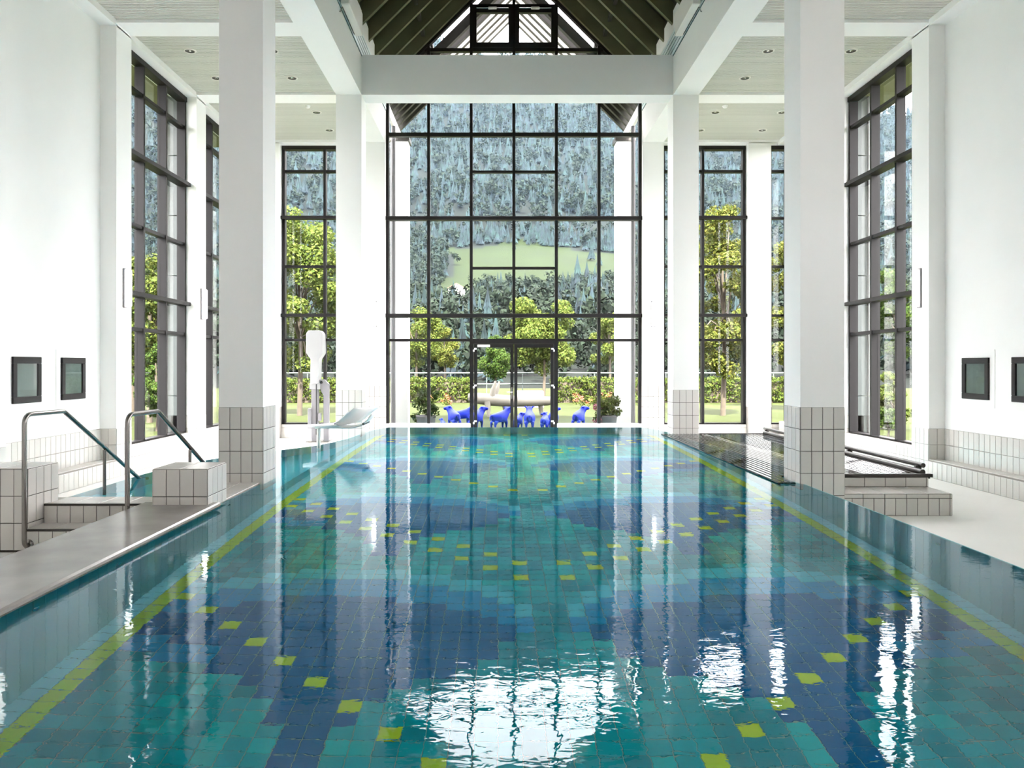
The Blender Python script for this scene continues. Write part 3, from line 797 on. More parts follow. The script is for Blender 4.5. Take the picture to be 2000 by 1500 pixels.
# ------------------------------------------------------------------ right: tiled step block, slatted cover, roller
def right_block():
    o = empty('tiled_ledge', (4.3, 9.05, Z0), 'low stepped tiled ledge in front of the slatted pool cover', 'ledge')
    b1 = MB().box(W+CW+0.005, 4.83, 9.05, 9.66, Z0, -0.13).build('lower_step', M['grout'], o)
    facing(b1, (W+CW+0.005, 9.05, Z0), (1,0,0), (0,0,1), 1.275, 0.20)
    facing(b1, (W+CW+0.005, 9.05, Z0+0.20), (1,0,0), (0,0,1), 1.275, 0.048, tw=0.25)
    facing(b1, (4.83, 9.05, Z0), (0,1,0), (0,0,1), 0.6, 0.248)
    facing(b1, (W+CW+0.005, 9.05, -0.13), (1,0,0), (0,1,0), 1.275, 0.60, tw=0.25, th=0.6)
    b2 = MB().box(W+CW+0.005, 4.83, 9.55, 9.64, -0.13, -0.006).build('upper_step', M['grout'], o)
    facing(b2, (W+CW+0.005, 9.55, -0.121), (1,0,0), (0,0,1), 1.275, 0.112, tw=0.25)
    return o
right_block()
cv = empty('pool_cover', (3.8, 12.5, 0.0), 'dark slatted pool cover floating beside the right columns', 'pool cover')
NS = 28; pitch = (4.76-2.80)/NS
for k in range(NS):
    x0 = 2.80 + k*pitch; x1 = x0+pitch-0.012
    prof = [(x0, 0.004), (x1, 0.004), (x1+0.001, 0.010), (x1-0.012, 0.021), (x0+0.012, 0.021), (x0-0.001, 0.010)]
    y0, y1 = (8.95 if x1 < 3.03 else (9.47 if x0 < W+CW else 9.60)), 15.38
    MB().prism(prof, y0, y1, 'y').build('slat', M['cover'], cv)
rf = MB().box(W+CW+0.005, 4.88, 9.54, 9.60, -0.004, 0.032).box(W+CW+0.005, 4.86, 15.36, 15.42, -0.03, 0.03).box(4.77, 4.88, 9.60, 15.36, -0.03, 0.003).build('cover_rim', M['darkmetal'], cv)
rl = empty('cover_roller', (4.83, 12.5, 0.02), 'pair of dark steel roller tubes along the pool cover', 'roller')
MB().tube([(4.80, 9.62, 0.045), (4.80, 15.33, 0.045)], 0.034, 14).build('lower_tube', M['darkmetal'], rl)
MB().tube([(4.86, 9.72, 0.115), (4.86, 15.5, 0.115)], 0.030, 14).build('upper_tube', M['darkmetal'], rl)
for y in (9.80, 11.7, 13.6, 15.3):
    MB().box(4.80, 4.87, y-0.02, y+0.02, 0.02, 0.11).build('bracket', M['darkmetal'], rl)

# ------------------------------------------------------------------ white lounge board over the water, pool lift
lb = empty('lounge_board', (-3.36, 13.25, 0.0), 'white curved lounge board on a post over the water edge', 'lounger')
def loft(rows, m, name, parent, th=0.03):
    b = MB(); n = len(rows[0]); top = [p for r in rows for p in r]
    V = top + [(p[0], p[1], p[2]-th) for p in top]; N_ = len(top); F = []
    k = len(rows)
    for i in range(k-1):
        for j in range(n-1):
            a, c = i*n+j, i*n+j+1; d, e = (i+1)*n+j+1, (i+1)*n+j
            F.append((a, c, d, e)); F.append((a+N_, e+N_, d+N_, c+N_))
    for i in range(k-1):
        F.append((i*n, (i+1)*n, (i+1)*n+N_, i*n+N_)); F.append((i*n+n-1, i*n+n-1+N_, (i+1)*n+n-1+N_, (i+1)*n+n-1))
    for j in range(n-1):
        F.append((j, j+N_, j+1+N_, j+1)); F.append(((k-1)*n+j, (k-1)*n+j+1, (k-1)*n+j+1+N_, (k-1)*n+j+N_))
    b.add(V, F, True); return b.build(name, m, parent)
# seat plank tapering to the left, back rising to the right and away
prof_ = [(-3.64, .335, 0.10), (-3.45, .34, 0.20), (-3.2, .355, 0.24), (-3.0, .375, 0.26), (-2.92, .395, 0.27), (-2.84, .44, 0.28), (-2.77, .50, 0.29), (-2.68, .575, 0.30), (-2.58, .645, 0.30)]
rows_ = []
for x_, z_, hw in prof_:
    rows_.append([(x_ + (0.16 if x_ > -3 else 0.0)*t, 13.25 + hw*t, z_ + 0.012*t*t) for t in (-1, -0.5, 0, 0.5, 1)])
loft(rows_, M['white'], 'seat_board', lb, 0.028)
rows_ = []
for x_, z_ in ((-3.05, .365), (-2.95, .335), (-2.80, .335), (-2.64, .38), (-2.54, .46), (-2.47, .56)):
    rows_.append([(x_, 13.25 + 0.24*t, z_) for t in (-1, 0, 1)])
loft(rows_, M['white'], 'under_shell', lb, 0.03)
MB().tube([(-2.60, 12.99, 0.385), (-2.60, 13.51, 0.385)], 0.022, 12).build('pivot', M['steel'], lb)
MB().tube([(-3.40, 13.28, Z0), (-3.40, 13.28, 0.33)], 0.034, 14).build('post', M['warmwhite'], lb)
MB().box(-3.45, -2.80, 13.22, 13.32, 0.29, 0.325).build('bracket', M['white'], lb)

pl = empty('pool_lift', (-4.55, 17.9, Z0), 'white pool lift hoist with a tall column near the far left window', 'pool lift')
sc_ = 86.0; PX = lambda px: (px-972)/sc_ + CAMX
PZ = lambda py: EYE + (715-py)/sc_
yl = 17.9
# head casing: an upright rounded hood over a narrow neck
def hood(name, pr, yd, m, parent):
    MB().prism(pr, yl-yd, yl+yd, 'y').build(name, m, parent)
hd = [(601,690),(601,652),(605,646),(628,646),(633,652),(634,690),(626,702),(625,750),(609,750),(610,702)]
o = MB().prism([(PX(a), PZ(c)) for a, c in hd], yl-0.17, yl+0.17, 'y').build('hood', M['lift_white'], pl)
md = o.modifiers.new('bevel', 'BEVEL'); md.width = 0.025; md.segments = 3; md.limit_method = 'ANGLE'
o = MB().prism([(PX(a), PZ(c)) for a, c in [(607,760),(607,750),(609,746),(625,746),(627,752),(627,760)]], yl-0.12, yl+0.12, 'y').build('collar', M['lift_white'], pl)
MB().cbox(PX(610), PX(622), yl-0.10, yl+0.10, Z0, PZ(760), 0.01).build('mast', M['lift_grey'], pl)
MB().tube([(PX(620.5), yl-0.13, PZ(705)), (PX(620.5), yl-0.13, PZ(848))], 0.012, 8).build('actuator_rod', M['black'], pl)
o = MB().prism([(PX(a), PZ(c)) for a, c in [(623,742),(634,741),(643,750),(643,862),(633,862),(633,772),(628,764)]], yl-0.06, yl+0.06, 'y').build('arm', M['lift_grey'], pl)
MB().lathe([(0.0, -0.02), (0.03, -0.02), (0.03, 0.0)], (PX(629), yl-0.06, PZ(747)), 16, 'y').build('pivot_bolt', M['black'], pl)
MB().cbox(PX(604), PX(611), yl-0.15, yl-0.02, PZ(836), PZ(797), 0.01).build('control_box', M['lift_grey'], pl)
MB().cbox(PX(623), PX(629), yl-0.12, yl-0.02, PZ(822), PZ(806), 0.008).build('battery_box', M['lift_grey'], pl)
MB().cbox(PX(602), PX(646), yl-0.25, yl+0.25, Z0, Z0+0.03, 0.005).build('base_plate', M['steel'], pl)

# ================================================================== outside
ZG = -0.42
# ---- ground and hills
def bump2(x, y): return math.sin(x*0.013+1.3)*math.cos(y*0.011)*0.5 + math.sin(x*0.031+y*0.017)*0.25
def hill(x, y):
    if y < 62: return ZG
    t = x/max(y, 1)
    pts = [(62, ZG), (85, -1.2), (120, 2.0), (230, 18.5), (350, 37.0), (460, 69.0), (700, 192.0), (1000, 392.0), (1100, 400.0)]
    for k in range(len(pts)-1):
        if y <= pts[k+1][0]:
            a, b_ = pts[k], pts[k+1]; z = a[1] + (b_[1]-a[1])*(y-a[0])/(b_[0]-a[0]); break
    else: z = pts[-1][1]
    lat = 1.0 - 0.40*max(0.0, t-0.04) + 0.55*max(0.0, -t-0.02)
    g = min(1.0, max(0.0, (y-360)/240.0))
    z = z*(1+(lat-1)*g) + bump2(x, y)*min(14, max(0, (y-90)*0.03))
    return z
def meadow_at(x, y):
    t = x/max(y, 1)
    return 352 < y < 455 + 10*math.sin(x*0.09) and -0.072 + 0.02*math.sin(y*0.05) < t < 0.175
V, F = flat([[(-300,-200),(300,-200),(300,62.5),(-300,62.5)], [(-WO,YB-0.25),(-WO,19.1),(WO,19.1),(WO,YB-0.25)]], ZG)
MB().add(V, F).build('lawn', M['grass'], label='bright green lawn around the hall', kind='structure')
ys = list(np.concatenate([np.arange(62, 350, 12), np.arange(350, 470, 5), np.arange(470, 1101, 25)]))
xs = np.linspace(-1, 1, 121)
def terrain(name, sel, m, label):
    V, F, idx = [], [], {}
    for iy, y in enumerate(ys):
        for ix, s in enumerate(xs):
            x = s*(70 + 0.95*y); idx[(ix, iy)] = len(V); V.append((x, y, hill(x, y)))
    for iy in range(len(ys)-1):
        for ix in range(len(xs)-1):
            q = [idx[(ix, iy)], idx[(ix+1, iy)], idx[(ix+1, iy+1)], idx[(ix, iy+1)]]
            cx_ = sum(V[i][0] for i in q)/4; cy_ = sum(V[i][1] for i in q)/4
            if meadow_at(cx_, cy_) == sel: F.append(tuple(q))
    MB().add(V, F, True).build(name, m, label=label, kind='structure')
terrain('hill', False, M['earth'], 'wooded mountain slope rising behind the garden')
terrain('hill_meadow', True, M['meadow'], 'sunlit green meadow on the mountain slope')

# ---- forest on the slope: far too many trees to count
def conifer(h, seed, tiers=6, sides=6):
    r_ = random.Random(seed); V = []; F = []
    for t in range(tiers):
        z0 = h*(0.08+0.72*t/tiers); z1 = h*min(1.0, 0.42+0.60*(t+1)/tiers*0.98); rad = h*0.20*(1-t/(tiers+0.6))*r_.uniform(.85, 1.1)
        b0 = len(V); V.append((0, 0, z1)); ph = r_.random()*6
        for k in range(sides*2):
            a = ph + math.pi*k/sides; q = rad*(r_.uniform(.9, 1.15) if k % 2 == 0 else r_.uniform(.45, .65))
            V.append((q*math.cos(a), q*math.sin(a), z0 + (0 if k % 2 == 0 else h*0.06)))
        for k in range(sides*2): F.append((b0, b0+1+k, b0+1+(k+1) % (sides*2)))
    return np.array(V), F
def broad(h, seed, nb=8, nt=18, s0=.035, s1=.065):
    r_ = np.random.default_rng(seed); V = []; F = []
    for q in range(nb):
        c = np.array((r_.uniform(-.2, .2), r_.uniform(-.2, .2), r_.uniform(.22, .85)))*h; rr = h*r_.uniform(.12, .2)
        for t in range(nt):
            d = r_.normal(size=3); d /= np.linalg.norm(d); p = c + d*rr*r_.uniform(.6, 1); a = np.cross(d, r_.normal(size=3)); a /= np.linalg.norm(a); e = np.cross(d, a); z = h*r_.uniform(s0, s1)
            b0 = len(V); V += [tuple(p-a*z), tuple(p+a*z*.6+e*z), tuple(p+a*z*.6-e*z)]; F.append((b0, b0+1, b0+2))
    return np.array(V), F
def forest(name, items, templates, m, label):
    Vs = []; Fs = []; base = 0
    for (x, y, z, sc, rot, k) in items:
        v, f = templates[k]
        c_, s_ = math.cos(rot), math.sin(rot)
        w = np.empty_like(v); w[:,0] = (v[:,0]*c_-v[:,1]*s_)*sc+x; w[:,1] = (v[:,0]*s_+v[:,1]*c_)*sc+y; w[:,2] = v[:,2]*sc+z
        Vs.append(w); Fs.extend([tuple(i+base for i in q) for q in f]); base += len(v)
    me = bpy.data.meshes.new(name); me.from_pydata(np.concatenate(Vs).tolist(), [], Fs); me.materials.append(m); me.update()
    o = bpy.data.objects.new(name, me); C.objects.link(o)
    return tag(o, label, 'forest', None, 'stuff')
random.seed(11)
con_t = [conifer(1.0, s) for s in range(6)]; bro_t = [broad(1.0, s+50, 10, 24) for s in range(6)] + [broad(1.0, s+70, 7, 10, .06, .10) for s in range(6)]
ci, bi = [], []
def scatter(n, y0, y1, pb, h0, h1):
    for _ in range(n):
        y = math.sqrt(random.uniform(y0*y0, y1*y1)); t = random.uniform(-0.78, 0.78); x = t*y + CAMX
        if meadow_at(x, y) or meadow_at(x, y+6): continue
        if abs(t+0.0525) < 0.026 and 215 < y < 356: continue
        z = hill(x, y)-0.3; h = random.uniform(h0, h1)
        if random.random() < pb: bi.append((x, y, z, h, random.random()*6.28, random.randrange(6)+(6 if y > 380 else 0)))
        else: ci.append((x, y, z, h, random.random()*6.28, random.randrange(6)))
scatter(420, 86, 140, 0.75, 5, 8.5); scatter(1900, 140, 352, 0.55, 7, 11); scatter(3000, 340, 560, 0.4, 8, 13); scatter(13000, 520, 1010, 0.28, 10, 16)
for _ in range(26):      # trees fringing the lower edge of the meadow
    t = random.uniform(-0.035, 0.065); y = random.uniform(300, 345); x = t*y
    bi.append((x, y, hill(x, y)-0.3, random.uniform(8, 12), random.random()*6, random.randrange(6)))
for t, y, h in ((0.118, 415, 12), (0.128, 400, 9), (0.06, 452, 9), (0.02, 440, 6), (0.10, 340, 17), (0.112, 338, 14), (0.122, 332, 12)):
    ci.append((t*y, y, hill(t*y, y)-0.3, h, 0.3, 2))
for _ in range(520):      # close woods around the meadow
    y = random.uniform(335, 475); t = random.choice((random.uniform(-0.15, -0.066), random.uniform(0.165, 0.24)))
    x = t*y
    if meadow_at(x, y) or (abs(t+0.0525) < 0.026 and y < 356): continue
    (bi if random.random() < 0.5 else ci).append((x, y, hill(x, y)-0.3, random.uniform(8, 12), random.random()*6, random.randrange(6)))
for _ in range(200):
    y = random.uniform(452, 475); t = random.uniform(-0.08, 0.19); x = t*y
    ci.append((x, y, hill(x, y)-0.3, random.uniform(8, 12), random.random()*6, random.randrange(6)))
forest('conifer_forest', ci, con_t, M['conifer'], 'conifer forest with haze-tinted bluish needles covering the mountain slope')
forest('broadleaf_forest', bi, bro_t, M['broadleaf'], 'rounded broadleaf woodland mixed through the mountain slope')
# chalet on the meadow edge
cx_, cy_ = -18.3, 346.0; cz = hill(cx_, cy_)
ch = empty('chalet', (cx_, cy_, cz), 'small white chalet with brown roof at the meadow edge', 'house')
MB().box(cx_-3.6, cx_+3.6, cy_-3, cy_+3, cz-2, cz+3.0).prism([(cx_-3.6, cz+3.0), (cx_+3.6, cz+3.0), (cx_, cz+5.0)], cy_-2.9, cy_+2.9, 'y').build('wall', M['plaster_out'], ch)
for s in (-1, 1):
    MB().prism([(cx_, cz+5.0), (cx_+s*4.6, cz+2.44), (cx_+s*4.6, cz+2.74), (cx_, cz+5.3)], cy_-4, cy_+4, 'y').build('roof_half', M['roof_tile'], ch)
for k in (-1, 1): MB().box(cx_+k*1.6-0.5, cx_+k*1.6+0.5, cy_-3.06, cy_-2.98, cz+1.0, cz+2.2).build('window', M['frame'], ch)

# ---- foliage helper
def leaf_cloud(blobs, n, size, seed, flat_=0.0):
    r_ = np.random.default_rng(seed); k = len(blobs)
    w = np.array([b_[3]*b_[4]*b_[5] for b_ in blobs])**(2/3); w = w/w.sum()
    ids = r_.choice(k, n, p=w); B = np.array(blobs)[ids]
    d = r_.normal(size=(n, 3)); d /= np.linalg.norm(d, axis=1)[:, None]
    rad = r_.random(n)**0.35
    P = B[:, :3] + d*rad[:, None]*B[:, 3:6]
    nrm = d*0.6 + r_.normal(size=(n, 3))*0.6 + np.array((0, 0, 0.35)); nrm /= np.linalg.norm(nrm, axis=1)[:, None]
    a = np.cross(nrm, r_.normal(size=(n, 3))); a /= np.linalg.norm(a, axis=1)[:, None]; c = np.cross(nrm, a)
    s = size*r_.uniform(0.6, 1.25, n)[:, None]
    V = np.stack([P-a*s*0.5, P-c*s*0.30+a*s*0.05, P+a*s*0.55, P+c*s*0.30+a*s*0.05], 1).reshape(-1, 3)
    F = np.arange(4*n).reshape(-1, 4)
    return V, F
def cloud_obj(name, V, F, m, parent, kind=None):
    off = np.array(wloc(parent)); me = bpy.data.meshes.new(name)
    me.from_pydata((V-off).tolist(), [], F.tolist()); me.materials.append(m); me.update()
    o = bpy.data.objects.new(name, me); C.objects.link(o); o.parent = parent
    if kind: o['kind'] = kind
    return o
def tree(name, x, y, zc, rx, rz, m, label, seed, n=5000, leaf=0.22, trunk=0.09, nb=34, group=None, cat='tree', z0=None):
    r_ = random.Random(seed); z0 = ZG if z0 is None else z0
    t = empty(name, (x, y, z0), label, cat, group)
    blobs = []
    for k in range(nb):
        while True:
            q = [r_.uniform(-1, 1) for _ in range(3)]
            if 0.15 < sum(c*c for c in q) < 1: break
        br = r_.uniform(0.22, 0.38)
        blobs.append((x+q[0]*rx*0.8, y+q[1]*rx*0.8, zc+q[2]*rz*0.8, rx*br, rx*br, rx*br*0.75))
    cloud_obj('crown', *leaf_cloud(blobs, n, leaf, seed), m, t, 'stuff')
    b = MB(); b.tube([(x, y, z0-0.1), (x+0.05, y, (z0+zc)/2), (x-0.03, y+0.02, zc+rz*0.4)], [trunk, trunk*0.8, trunk*0.35], 8)
    for k in range(0, nb, 3):
        q = blobs[k]; zs_ = zc-rz*0.5 + 0.4*rz*r_.random()
        b.tube([(x, y, zs_), ((x+q[0])/2, (y+q[1])/2, (zs_+q[2])/2+0.1*rz), q[:3]], [trunk*0.4, trunk*0.28, trunk*0.1], 5)
    b.build('trunk', M['bark'], t)
    return t
PXX = lambda px, y: CAMX + (px-972)*y/FPX
PZZ = lambda py, y: EYE + (715-py)*y/FPX
tree('maple_tree', PXX(1062, 42), 42, PZZ(652, 42), 2.15, 2.5, M['leaf_maple'], 'bright yellow-green maple tree behind the garden door', 1, 17100, 0.163)
tree('round_tree', PXX(966, 36), 36, PZZ(700, 36), 0.95, 1.15, M['leaf_dark'], 'small dark green round tree behind the left door leaf', 2, 9500, 0.095, 0.05)
tree('birch_tree', PXX(812, 46), 46, PZZ(655, 46), 1.7, 2.0, M['leaf_bush'], 'pale green tree beside the left canopy pillar beyond the hedge', 3, 9500, 0.150)
tree('young_tree', PXX(868, 52), 52, PZZ(680, 52), 1.2, 1.7, M['leaf_red'], 'young reddish green tree left of the garden door', 4, 6650, 0.136)
tree('young_tree', PXX(1190, 47), 47, PZZ(668, 47), 1.3, 2.3, M['leaf_bush'], 'pale green young tree beside the right canopy pillar', 5, 7600, 0.150)
tree('ash_tree', PXX(585, 28), 28, PZZ(560, 28), 1.85, 3.9, M['leaf_maple'], 'tall yellow-green tree outside the far left aisle window', 6, 20900, 0.136, 0.1, 44)
tree('cherry_tree', PXX(1412, 28), 28, PZZ(575, 28), 1.5, 3.8, M['leaf_red'], 'tall reddish tree outside the far right aisle window', 7, 17100, 0.129, 0.1, 40)
tree('cherry_tree', PXX(1560, 31), 31, PZZ(580, 31), 1.4, 3.9, M['leaf_red'], 'tall reddish tree outside the narrow right corner window', 8, 15200, 0.129, 0.1, 40)
tree('side_tree', -11.2, 24.5, 2.9, 1.5, 2.6, M['leaf_bush'], 'leafy tree outside the tall left side windows', 9, 13300, 0.136, 0.1, 36)
tree('side_tree', -13.6, 28.5, 3.2, 1.8, 2.9, M['leaf_maple'], 'yellow-green tree farther outside the left side windows', 10, 13300, 0.150, 0.1, 36)
tree('side_shrub', -9.6, 21.3, 0.9, 0.75, 1.3, M['leaf_dark'], 'dark leafy shrub outside the left side windows', 12, 6650, 0.088, 0.04, 20, cat='shrub')
tree('side_shrub', 10.6, 21.8, 0.35, 0.7, 0.9, M['leaf_bush'], 'dense shrub outside the tall right side windows', 13, 7600, 0.088, 0.04, 20, cat='shrub')
tree('side_tree', 22.0, 44.0, 4.3, 1.7, 3.0, M['leaf_dark'], 'dark tree beyond the right side windows', 14, 8550, 0.170, 0.1, 30)
tree('side_shrub', 9.3, 19.6, -0.02, 0.4, 0.42, M['leaf_dark'], 'low dark bush at the foot of the right side windows', 15, 3420, 0.068, 0.03, 14, cat='shrub')
# tall ornamental grass
def tall_grass(x, y, label, seed):
    r_ = random.Random(seed); t = empty('ornamental_grass', (x, y, ZG), label, 'grass'); b = MB()
    for k in range(420):
        a = r_.random()*6.28; q = r_.random()**0.5*0.45; h = r_.uniform(0.9, 1.75); sp = r_.uniform(0.1, 0.5); w = 0.012
        p0 = Vector((x+q*math.cos(a), y+q*math.sin(a), ZG)); d = Vector((math.cos(a), math.sin(a), 0)); sd = Vector((-d.y, d.x, 0))*w
        p1 = p0 + d*sp*0.35 + Vector((0,0,h*0.65)); p2 = p0 + d*sp + Vector((0,0,h))
        b.add([p0-sd, p0+sd, p1+sd, p1-sd, p2], [(0,1,2,3), (3,2,4)])
    b.build('blades', M['leaf_bush'], t, kind='stuff'); return t
tall_grass(11.3, 19.9, 'tall pale ornamental grass outside the right side windows', 3)

# ---- hedges
def hedge(x0, x1, y, h, d, label, seed):
    t = empty('hedge', ((x0+x1)/2, y, ZG), label, 'hedge', 'clipped garden hedges')
    MB().box(x0+0.2, x1-0.2, y-0.10, y+0.10, ZG, ZG+h-0.3).build('twig_core', M['bark'], t)
    r_ = random.Random(seed); blobs = []
    nx = int((x1-x0)/0.33)
    for k in range(nx):
        for zz in (0.22, 0.5, 0.78, 1.05):
            if zz > h: continue
            blobs.append((x0+(k+0.5)*(x1-x0)/nx + r_.uniform(-.08, .08), y + r_.uniform(-d*.15, d*.15), ZG+zz+r_.uniform(-.04, .06), 0.26, d*0.42, 0.2))
    cloud_obj('foliage', *leaf_cloud(blobs, int(nx*620), 0.12, seed), M['leaf_hedge'], t, 'stuff'); return t
hedge(-13.0, PXX(925, 38), 38, 1.28, 1.0, 'clipped green hedge across the garden, left of the door view', 21)
hedge(PXX(1078, 38), 15.5, 38, 1.28, 1.0, 'clipped green hedge across the garden, right of the door view', 22)
# ---- garden railing
rl = empty('garden_railing', (0, 44, ZG), 'pale metal garden railing behind the hedges', 'railing')
for z in (0.95, 0.34): MB().tube([(-15, 44, z), (17, 44, z)], 0.035, 8).build('rail', M['panel_out'], rl)
for k in range(17): MB().tube([(-15+2*k, 44, ZG-0.1), (-15+2*k, 44, 0.95)], 0.025, 6).build('post', M['panel_out'], rl)

# ---- canopy in front of the glass front
cn = empty('entrance_canopy', (0, 20, ZG), 'gabled timber canopy outside the glass front', 'canopy')
SC_ = 10.65
for s in (-1, 1):
    MB().box(s*2.99, s*3.06, 18.98, 21.25, 7.37, 7.62).build('eave_beam', M['plaster_out'], cn)
    MB().prism([(s*3.06, SC_-3.06+0.36), (s*1.95, SC_-1.95+0.36), (s*1.95, SC_-1.95+0.46), (s*3.06, SC_-3.06+0.46)], 18.98, 21.2, 'y').build('roof_panel', M['roof'], cn)
    y = 19.05; k = 0
    while y < 21.2:
        MB().prism([(s*1.95, SC_-1.95), (0, SC_), (0, SC_+0.30), (s*1.95, SC_-1.95+0.30)], y, y+0.17, 'y').build('rafter', M['timber_out'], cn)
        MB().prism([(s*3.06, SC_-3.06), (s*1.95, SC_-1.95), (s*1.95, SC_-1.95+0.30), (s*3.06, SC_-3.06+0.30)], y, y+0.12, 'y').build('rafter_foot_shaded', M['roof'], cn)  # same rafter in a dark colour, painting shade under the solid panel
        y += 0.41
for s in (-1, 1):
    side = 'left' if s < 0 else 'right'
    p = empty('canopy_pillar', (s*2.97, 20.95, ZG), 'white canopy pillar with dark cap, %s of the garden door' % side, 'pillar', 'canopy pillars')
    MB().cbox(s*2.74, s*3.20, 20.7, 21.16, ZG, 7.25, 0.01).build('shaft', M['plaster_out'], p)
    MB().box(s*2.70, s*3.24, 20.66, 21.2, 7.25, 7.365).build('cap', M['darkmetal'], p)
    dp = MB().tube([(s*2.98, 19.6, ZG), (s*2.98, 19.6, 7.3)], 0.055, 12).build('downpipe', M['pot'], label='dark grey rain downpipe beside the %s canopy pillar' % side, cat='downpipe', group='rain downpipes')
# facade fins outside the piers, eaves
for s in (-1, 1):
    side = 'left' if s < 0 else 'right'
    for y in (15.43, 18.67):
        f = empty('facade_fin', (s*7.1, y, ZG), 'pale panelled facade fin outside the %s wall, %s' % (side, {12.19:'farthest from the glass front', 15.43:'between the tall windows', 18.67:'at the far corner'}[y]), 'wall fin', 'facade fins')
        z = ZG
        while z < 6.6:
            MB().cbox(s*(6.605 if y < 18 else 6.80), s*6.93, y+0.0, y+0.5, z+0.006, min(z+1.17, 6.62), 0.006).build('panel', M['panel_out'], f); z += 1.176
        if y < 18: MB().tube([(s*6.84, y-0.04, ZG), (s*6.84, y-0.04, 6.6)], 0.022, 8).build('drain_pipe', M['frame'], f)
    MB().box(s*(WO+0.02), s*7.6, -5, 19.4, 6.72, 6.92).build('eaves', M['rafter'], label='olive eaves overhanging the %s windows' % side, kind='structure')

# ---- planters
def planter(x, y, label, seed, flowers):
    t = empty('planter', (x, y, ZG), label, 'planter', 'planters outside the glass front')
    MB().lathe([(0.0, 0.0), (0.17, 0.0), (0.20, 0.02), (0.245, 0.46), (0.26, 0.47), (0.26, 0.52), (0.235, 0.52), (0.225, 0.46), (0.0, 0.46)], (x, y, ZG), 24).build('pot', M['pot'], t)
    r_ = random.Random(seed)
    blobs = [(x+r_.uniform(-.24, .24), y+r_.uniform(-.2, .2), ZG+0.55+r_.uniform(0, .38 if flowers else .62), .12, .12, .11) for _ in range(22)]
    blobs += [(x-0.26+r_.uniform(-.06, .06), y+r_.uniform(-.1, .1), ZG+r_.uniform(.25, .5), .07, .07, .09) for _ in range(4)]
    cloud_obj('foliage', *leaf_cloud(blobs, 1500, 0.075, seed), M['leaf_dark'] if not flowers else M['leaf_bush'], t, 'stuff')
    if flowers:
        blobs = [(x-0.22+r_.uniform(-.12, .10), y-0.1+r_.uniform(-.1, .1), ZG+0.3+r_.uniform(0, .45), .07, .07, .09) for _ in range(10)]
        cloud_obj('blossoms', *leaf_cloud(blobs, 420, 0.05, seed+1), M['flower'], t, 'stuff')
    return t
planter(PXX(832, 20.0), 20.0, 'grey planter with a leafy green shrub left of the blue sheep', 31, False)
planter(PXX(1186, 20.0), 20.0, 'grey planter with pink flowers right of the blue sheep', 32, True)
def flower_bed(px0, px1, y, label, seed):
    t = empty('flower_bed', (PXX((px0+px1)/2, y), y, ZG), label, 'flower bed', 'orange flower beds')
    r_ = random.Random(seed); x0, x1 = PXX(px0, y), PXX(px1, y)
    blobs = [(r_.uniform(x0, x1), y+r_.uniform(-.3, .3), ZG+r_.uniform(.08, .5), .16, .16, .12) for _ in range(int((x1-x0)*14))]
    cloud_obj('foliage', *leaf_cloud(blobs, 260*int(1+x1-x0), 0.09, seed), M['leaf_bush'], t, 'stuff')
    blobs = [(b_[0], b_[1]-0.1, b_[2]+0.1, .14, .14, .1) for b_ in blobs[::2]]
    cloud_obj('blossoms', *leaf_cloud(blobs, 150*int(1+x1-x0), 0.07, seed+1), M['flower_or'], t, 'stuff')
flower_bed(1120, 1245, 33, 'orange flower bed in front of the right hedge', 41)
flower_bed(845, 880, 34, 'small orange flower bed in front of the left hedge', 42)

# ---- garden sculpture and stone block
sy = 27.5
sc = empty('log_sculpture', (0, sy, ZG), 'long pale bleached log sculpture with two upright prongs on the lawn', 'sculpture')
pts = []; rad = []
for px, py, r_ in ((914, 776, .13), (930, 778, .19), (960, 781, .21), (1000, 784, .20), (1040, 784, .18), (1070, 783, .16), (1082, 782, .12)):
    pts.append((PXX(px, sy), sy, PZZ(py, sy))); rad.append(r_)
MB().tube(pts, rad, 14).build('log_body', M['bleached'], sc)
MB().tube([(PXX(961, sy), sy-0.05, PZZ(778, sy)), (PXX(963, sy), sy-0.1, PZZ(762, sy)), (PXX(968, sy), sy-0.1, PZZ(744, sy))], [0.12, 0.09, 0.035], 8).build('prong', M['bleached'], sc)
MB().tube([(PXX(965, sy), sy+0.08, PZZ(776, sy)), (PXX(971, sy), sy+0.12, PZZ(760, sy)), (PXX(975.5, sy), sy+0.15, PZZ(745, sy))], [0.11, 0.08, 0.03], 8).build('prong', M['bleached'], sc)
MB().tube([(PXX(952, sy), sy-0.12, PZZ(784, sy)), (PXX(955, sy), sy-0.2, ZG-0.02)], [0.12, 0.05], 8).build('leg', M['bleached'], sc)
for px in (985, 1055): MB().tube([(PXX(px, sy), sy+0.1, PZZ(786, sy)), (PXX(px+4, sy), sy+0.15, ZG-0.02)], [0.10, 0.07], 8).build('leg', M['bleached'], sc)
sb = 33.0
MB().cbox(PXX(1008, sb), PXX(1062, sb), sb, sb+0.7, ZG, PZZ(764, sb), 0.03).build('stone_bench', M['plaster_out'], label='low white stone block bench behind the log sculpture', cat='bench')

